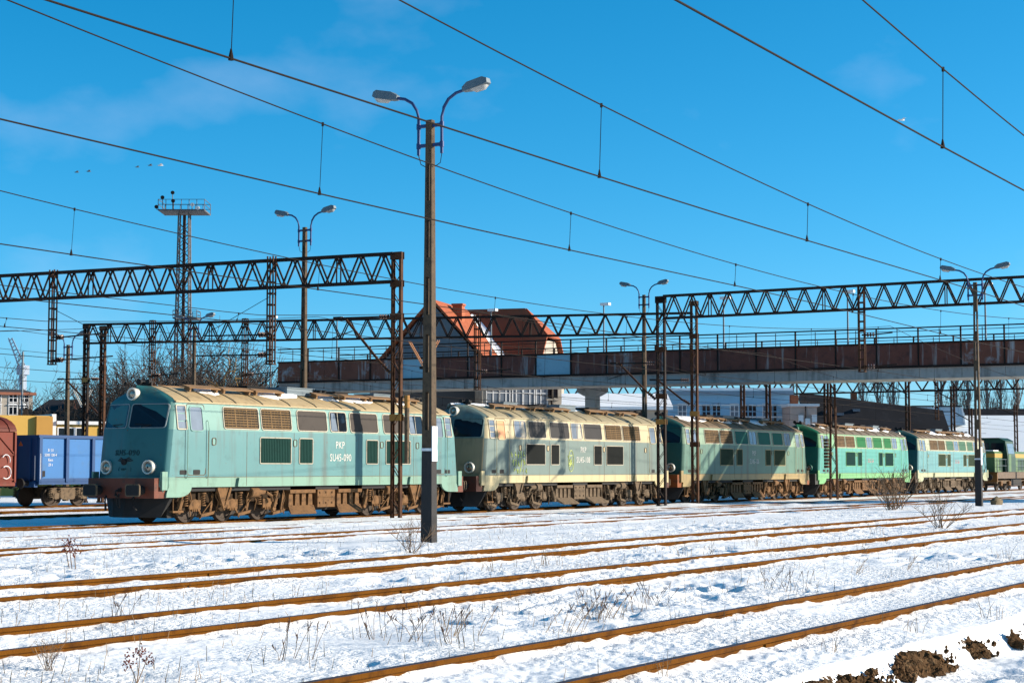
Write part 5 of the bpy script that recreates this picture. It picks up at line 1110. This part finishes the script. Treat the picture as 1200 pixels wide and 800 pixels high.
TR += [(149, 150, 424, 'far bare tree filling the gap right of the paired columns'), (175, 152, 420, 'far bare tree behind the thin gantry hanger'), (202, 150, 424, 'far bare tree partly hidden by the lattice mast'), (228, 154, 418, 'far bare tree behind the lamp post under the lattice mast'), (252, 150, 414, 'far bare tree behind the tallest bare tree'), (276, 152, 420, 'far bare tree behind the golden willows'), (298, 150, 430, 'far bare tree nearest the bridge stairs')]
for k, (x, D_, yt, lb) in enumerate(TR): tree('bare_tree', x, D_, yt, lb, 'bare trees at the left', TM[k % 3], 11)
for x, D_, yt, lb in ((272, 112, 434, 'golden-twigged willow before the bare trees'), (255, 116, 440, 'smaller golden-twigged willow left of the other')): tree('willow', x, D_, yt, lb, 'golden willows', GM[0], 7)
def poplar_mesh(seed):
    rnd = random.Random(seed); bt, bc = MB(), MB(); bt.tube([(0, 0, 0), (0, 0, 7), (.1, 0, 14)], [.28, .2, .05], 6)
    for k in range(46):
        z = rnd.uniform(1.5, 12.5); a = rnd.uniform(0, 2*PI); L = rnd.uniform(2, 4.2)*(1-.5*z/15); c, s_ = math.cos(a), math.sin(a); o = rnd.uniform(.5, 1.1)
        p0 = Vector((0, 0, z)); p1 = p0+Vector((c*o*.6, s_*o*.6, L*.45)); p2 = p0+Vector((c*o, s_*o, L)); bc.tube([p0, p1, p2], [.06, .04, .02], 3, cap=False)
        for q in range(6):
            pp = p0.lerp(p2, rnd.uniform(.3, .95)); bc.tube([pp, pp+Vector((rnd.uniform(-.4, .4), rnd.uniform(-.4, .4), rnd.uniform(.7, 1.5)))], [.028, .014], 3, cap=False)
    return bt.mesh('trunk', popm, fix=False), bc.mesh('crown', popm, fix=False)
popm = pmat('poplar_haze_grey', (.15, .125, .11), .9, 0, .2, 3)  # distance haze put into the colour: trunk and twigs lightened
PM = [poplar_mesh(s) for s in (1, 2, 3)]
for k, (x, yt, lb) in enumerate(((1012, 440, 'leafless poplar right of the small roof chimney'), (1048, 438, 'leafless poplar left of the far hanger post'), (1104, 434, 'leafless poplar just left of the right lamp post, paired'), (1122, 430, 'tall leafless poplar touching the left side of the right lamp post'), (1136, 432, 'leafless poplar directly behind the right lamp post'), (1158, 430, 'leafless poplar just right of the right lamp post'), (1174, 434, 'leafless poplar second from the right picture edge'), (1194, 431, 'leafless poplar at the right picture edge'), (1030, 445, 'smaller leafless poplar between two bigger ones above the dark roof'))): tree('poplar', x, 260, yt, lb, 'poplars beyond the halls', PM[k % 3], 14)

# ------------------------------------------------------------------ plants in the snow
stemm = pmat('dry_stem', (.15, .095, .055), .9, 0, .3, 8); seedm = pmat('seed_head_dark', (.075, .035, .02), .9, 0, .3, 20); straw = pmat('straw', (.22, .15, .085), .9, 0, .25, 8); redm = pmat('seed_head_red', (.12, .03, .02), .9, 0, .3, 20)
def weed_mesh(seed, kind):
    rnd = random.Random(seed); b = MB()
    if kind == 'tall':
        for k in range(rnd.randint(9, 13)):
            a = rnd.uniform(0, 6.3); h = rnd.uniform(.22, .6); o = rnd.uniform(.05, .32); p0 = Vector((rnd.uniform(-.22, .22), rnd.uniform(-.2, .2), -.05)); p1 = p0+Vector((math.cos(a)*o*.4, math.sin(a)*o*.4, h*.55)); p2 = p0+Vector((math.cos(a)*o+.06, math.sin(a)*o, h)); b.tube([p0, p1, p2], [.005, .004, .003], 3)
            for q in range(4): c = p1.lerp(p2, .45+.12*q); b.tube([c, c+Vector((rnd.uniform(-.025, .025), rnd.uniform(-.025, .025), .04))], [.006, .003], 4, 1)
    elif kind == 'slant':
        for k in range(rnd.randint(9, 13)):
            h = rnd.uniform(.2, .42); p0 = Vector((rnd.uniform(-.25, .25), rnd.uniform(-.2, .2), -.04)); l_ = rnd.uniform(.1, .35); p2 = p0+Vector((l_*.8, -l_*.6, h)); pm = p0.lerp(p2, .55)+Vector((0, 0, .03)); b.tube([p0, pm, p2], [.005, .004, .003], 3)
            for q in range(2): c = pm.lerp(p2, .5+.25*q); b.tube([c, c+Vector((.014, -.01, .035))], [.0055, .003], 4, 1)
    elif kind == 'shrub':
        for k in range(rnd.randint(15, 20)):
            a = rnd.uniform(0, 6.3); h = rnd.uniform(.3, .6); o = rnd.uniform(.1, .5); p0 = Vector((rnd.uniform(-.07, .07), rnd.uniform(-.07, .07), -.05)); p1 = Vector((math.cos(a)*o*.5, math.sin(a)*o*.5, h*.5)); p2 = Vector((math.cos(a)*o+rnd.uniform(-.05, .05), math.sin(a)*o, h)); b.tube([p0, p1, p2], [.006, .0045, .0025], 3)
            for q in range(7):
                c = p0.lerp(p1, rnd.uniform(.4, 1)) if q < 2 else p1.lerp(p2, rnd.uniform(0, .9)); e = c+Vector((rnd.uniform(-.13, .13), rnd.uniform(-.13, .13), rnd.uniform(.04, .18))); b.tube([c, e], [.0032, .0018], 3)
    elif kind == 'head':
        for x0, h, o in ((0, .42, .12), (-.16, .3, -.04), (.12, .3, .2)):
            p0 = Vector((x0*.3, x0*.2, -.05)); p2 = Vector((x0+o, -x0*.3, h)); b.tube([p0, p0.lerp(p2, .5)+Vector((.03, 0, .02)), p2], [.008, .007, .005], 4)
            for q in range(26): c = p2+Vector((rnd.gauss(0, .05), rnd.gauss(0, .05), rnd.gauss(0, .04))); b.tube([c, c+Vector((rnd.uniform(-.03, .03), rnd.uniform(-.03, .03), rnd.uniform(-.05, .02)))], [.012, .005], 4, 1)
    else:
        for k in range(rnd.randint(7, 12)):
            a = rnd.uniform(0, 6.3); h = rnd.uniform(.15, .34); o = rnd.uniform(.02, .16); p0 = Vector((rnd.uniform(-.14, .14), rnd.uniform(-.14, .14), -.04)); b.tube([p0, p0+Vector((math.cos(a)*o*.4, math.sin(a)*o*.4, h*.6)), p0+Vector((math.cos(a)*o, math.sin(a)*o, h))], [.004, .0035, .002], 3)
    me = b.mesh('weed', [straw if kind in ('fine', 'slant') else stemm, redm if kind == 'head' else seedm], fix=False); return me
WM = {k: [weed_mesh(s, k) for s in (1, 2, 3)] for k in ('tall', 'slant', 'shrub', 'fine', 'head')}
def weed(x, y, kind, sc, lb, name='dry_weed', group=None, v=None, rz=None):
    z0 = float(np.interp(atZ(x, y, .15).y, BASE_Y, BASE_Z)); p = atZ(x, y, z0); z0 = tz(p.x, p.y); o = link(name, WM[kind][(v if v is not None else int(x)) % 3], None, (p.x, p.y, z0), (0, 0, rz if rz is not None else (int(x*7) % 63)/10 if kind != 'slant' else 0)); sc *= .68 if kind in ('tall', 'slant', 'fine') else 1; o.scale = (sc, sc, sc)
    tag(o, lb, 'shrub' if name == 'bare_shrub' else 'weed', group)
weed(85, 667, 'head', 1.0, 'small plant with drooping reddish seed heads at the left', rz=1.2)
weed(482, 648, 'shrub', 1.1, 'leafless little shrub left of the near lamp post foot', 'bare_shrub')
weed(1052, 596, 'shrub', 3.0, 'big leafless shrub before the two ribbed locomotives', 'bare_shrub'); weed(1046, 597, 'shrub', 2.4, 'lower leafless shrub leaning left beside the biggest one', 'bare_shrub', v=1)
weed(1102, 619, 'shrub', 1.7, 'spreading leafless shrub beside the rails left of the right lamp post', 'bare_shrub', v=2); weed(1030, 625, 'fine', 2.0, 'straw tuft by the rails below the biggest shrub')
weed(160, 800, 'head', .55, 'single stalk with dark head at the bottom left', rz=.4, v=1); weed(57, 783, 'shrub', .42, 'thin branched weed near the bottom left corner')
for x, y, lb in ((345, 770, 'pair of thin stalks below the second track at left'), (440, 745, 'dry stalks left of the slanting straw'), (530, 756, 'group of tall brown stalks left of centre foreground')): weed(x, y, 'tall', 1.0, lb)
weed(488, 752, 'tall', 1.15, 'tallest brown stalks among the foreground weeds left of centre', v=1)
weed(660, 738, 'slant', 1.1, 'straw bent to the right below the third rail'); weed(545, 748, 'slant', 1.15, 'straw bent to the right, left of centre foreground')
for x, y, lb in ((690, 724, 'dense clump of dry stalks in the middle foreground'), (712, 728, 'dry stalks just right of the dense middle clump'), (742, 714, 'short dry stalks beyond the middle clump'), (770, 706, 'isolated dry stalks above the near rail')): weed(x, y, 'tall', .95, lb)
weed(705, 722, 'slant', 1.2, 'bent straw inside the middle clump of stalks')
for x, y, lb in ((628, 662, 'fine dry tuft between the second and third tracks'), (648, 662, 'second fine tuft right beside another between the tracks'), (575, 668, 'low tuft near the third track left of centre'), (805, 652, 'straw tuft at the third track in the middle'), (830, 650, 'taller straw tuft at the third track right of the middle'), (880, 640, 'little tuft beside the rail under the green locomotive')): weed(x, y, 'fine', 1.5, lb)
for x, y, lb in ((930, 692, 'clump of stalks at right beyond the near track'), (905, 690, 'thin stalks left of the right-hand clump'), (1000, 672, 'slender straw on the white drift at right'), (1060, 668, 'bent straw beyond the near rails at right')): weed(x, y, 'tall' if x < 950 else 'slant', .9, lb)
weed(1165, 722, 'fine', 1.3, 'grass tuft above the earth bank at the right edge'); weed(1070, 738, 'fine', 1.1, 'thin grass by the near rail above the bank'); weed(1180, 655, 'fine', 1.5, 'grass tuft between the tracks at the right edge'); weed(1010, 650, 'fine', 1.5, 'grass tuft right of centre between the tracks')
weed(970, 790, 'fine', .9, 'thin stalks near the bottom edge left of the bank'); weed(775, 795, 'fine', 1.0, 'upright stalks at the bottom edge beside the near rail'); weed(140, 722, 'tall', .9, 'leaning thin stalk between the second and third tracks at left'); weed(255, 690, 'fine', .8, 'small tuft beside the third track at left')
# fine stubble pricking through the snow everywhere: nobody could count it
sb = MB(); rnd = random.Random(5)
xs, ys = [], []
for k in range(1500):
    Y = rnd.choice((rnd.gauss(13.8, 1.1), rnd.gauss(9.2, 1.3), rnd.gauss(19.5, 2), rnd.uniform(5.5, 34), rnd.gauss(28, 2))); S_ = rnd.uniform(-.3, 1.25)
    fw = Y/math.sin(max(.08, TH+RAD(17)-RAD(34)*rnd.random())) if True else 0
    X_ = math.sqrt(max(0, fw*fw-Y*Y)); xs.append(X_); ys.append(Y)
zs = terrain(np.array(xs), np.array(ys))
for X_, Y, z in zip(xs, ys, zs):
    if X_ > 90: continue
    h = rnd.uniform(.04, .15); sb.tube([(X_, Y, z-.03), (X_+rnd.uniform(-.04, .05), Y+rnd.uniform(-.04, .04), z+h)], [.004, .002], 3, cap=False)
so = sb.build('grass_stubble', straw, fix=False); so['kind'] = 'stuff'; so['label'] = 'dry grass stubble pricking through the snow'; so['category'] = 'grass'
# earth clods of the bank at the lower right
cl = MB(); rnd = random.Random(9); ico = bmesh.new(); bmesh.ops.create_icosphere(ico, subdivisions=1, radius=1); iv = [v.co.copy() for v in ico.verts]; fi = [tuple(v.index for v in f.verts) for f in ico.faces]; ico.free()
def clod(x, y, z, r):
    ph = [rnd.uniform(0, 6.3) for _ in range(6)]; s = Vector((rnd.uniform(.8, 1.5), rnd.uniform(.6, 1), rnd.uniform(.6, 1.1)))
    cl.add([(x+v.x*s.x*r*(1+.25*math.sin(5*v.x+ph[0])*math.sin(6*v.y+ph[1])+.18*math.sin(11*v.z+ph[2])), y+v.y*s.y*r*(1+.3*math.sin(6*v.z+ph[3])), z+v.z*s.z*r*(1+.3*math.sin(7*v.x+ph[4]))) for v in iv], fi)
def bank(x0, x1, top):
    n_ = int((x1-x0)/.035); m_ = 8; vs = []
    for k in range(n_+1):
        x = x0+(x1-x0)*k/n_; env = math.sin(PI*min(1, max(0, k/n_)))**.35
        for j in range(m_+1):
            t_ = j/m_; vs.append((x+rnd.uniform(-.02, .02), 4.70+.2*t_+.04*math.sin(x*3)+.03*math.sin(x*7.1)+rnd.gauss(0, .018), -.10+(.10+top)*env*t_**.8+rnd.gauss(0, .016)))
    cl.add(vs, [(k*(m_+1)+j, k*(m_+1)+j+1, (k+1)*(m_+1)+j+1, (k+1)*(m_+1)+j) for k in range(n_) for j in range(m_)])
bank(11.0, 14.4, .10); bank(14.7, 16.1, .11); bank(16.95, 17.5, .07); bank(18.3, 18.6, .06); bank(19.2, 19.8, .06)
for k in range(420):
    t_ = rnd.random()
    X_ = rnd.uniform(11.2, 14.5) if t_ < .6 else (rnd.uniform(14.6, 16.3) if t_ < .88 else (rnd.uniform(16.8, 17.7) if t_ < .94 else rnd.choice((rnd.uniform(18.2, 18.7), rnd.uniform(19.1, 19.9)))))
    u_ = rnd.random()**.8; clod(X_, 4.70+.2*u_+rnd.gauss(0, .016)+.04*math.sin(X_*3)+.03*math.sin(X_*7.1), -.06+.13*u_+rnd.uniform(-.02, .02), rnd.uniform(.008, .026)*(1.7 if rnd.random() < .08 else 1))
co = cl.build('earth_clods', M['soil'], smooth=25, fix=False); co['kind'] = 'stuff'; co['label'] = 'dark earth clods showing in the snow bank'; co['category'] = 'earth'
p = atZ(1168, 592, .12); cl = MB(); rnd = random.Random(4); clod(p.x, p.y, .14, .36); clod(p.x+.3, p.y+.1, .1, .22); st2 = cl.build('stone_heap', pmat('stone_brown', (.12, .09, .05), .9, 0, .3, 4, bump=.5), smooth=50, fix=False); tag(st2, 'small brown stone heap beside the right lamp post foot', 'stone')
# gulls far up in the sky
for x, y, s, lb in ((1057, 141, .7, 'white gull gliding under the wires at the upper right'), (188, 194, .6, 'small gull at left, furthest right of the distant birds but one'), (104, 201, .5, 'tiny distant bird above the floodlight mast, upper left'), (90, 202, .5, 'tiny distant bird at the far left of the flock'), (176, 194, .5, 'tiny distant bird over the mast platform'), (161, 196, .45, 'tiny distant bird left of the highest pair')):
    p = at(x, y, 90); g = T('gull', lb, 'bird', tuple(p), RZC+.4, 'gulls in the sky'); m_ = M['white_paint'] if x > 180 else M['lamphead']
    b = MB(); b.lathe((-.22*s, 0, 0), (1, 0, .05), [(0, .01), (.08*s, .05*s), (.25*s, .065*s), (.4*s, .04*s), (.46*s, .012)], 8); b.add([(-.2*s, -.05*s, 0), (-.2*s, .05*s, 0), (-.32*s, .06*s, 0), (-.32*s, -.06*s, 0)], [(0, 1, 2, 3)]); b.build('body', m_, g, smooth=60)
    for sg in (-1, 1): MB().add([(.1*s, 0, .02*s), (-.1*s, 0, .02*s), (-.06*s, sg*.3*s, .12*s), (.12*s, sg*.3*s, .12*s), (-.08*s, sg*.62*s, .04*s), (.0*s, sg*.62*s, .05*s)], [(0, 1, 2, 3), (3, 2, 4, 5)]).build('wing', m_, g)
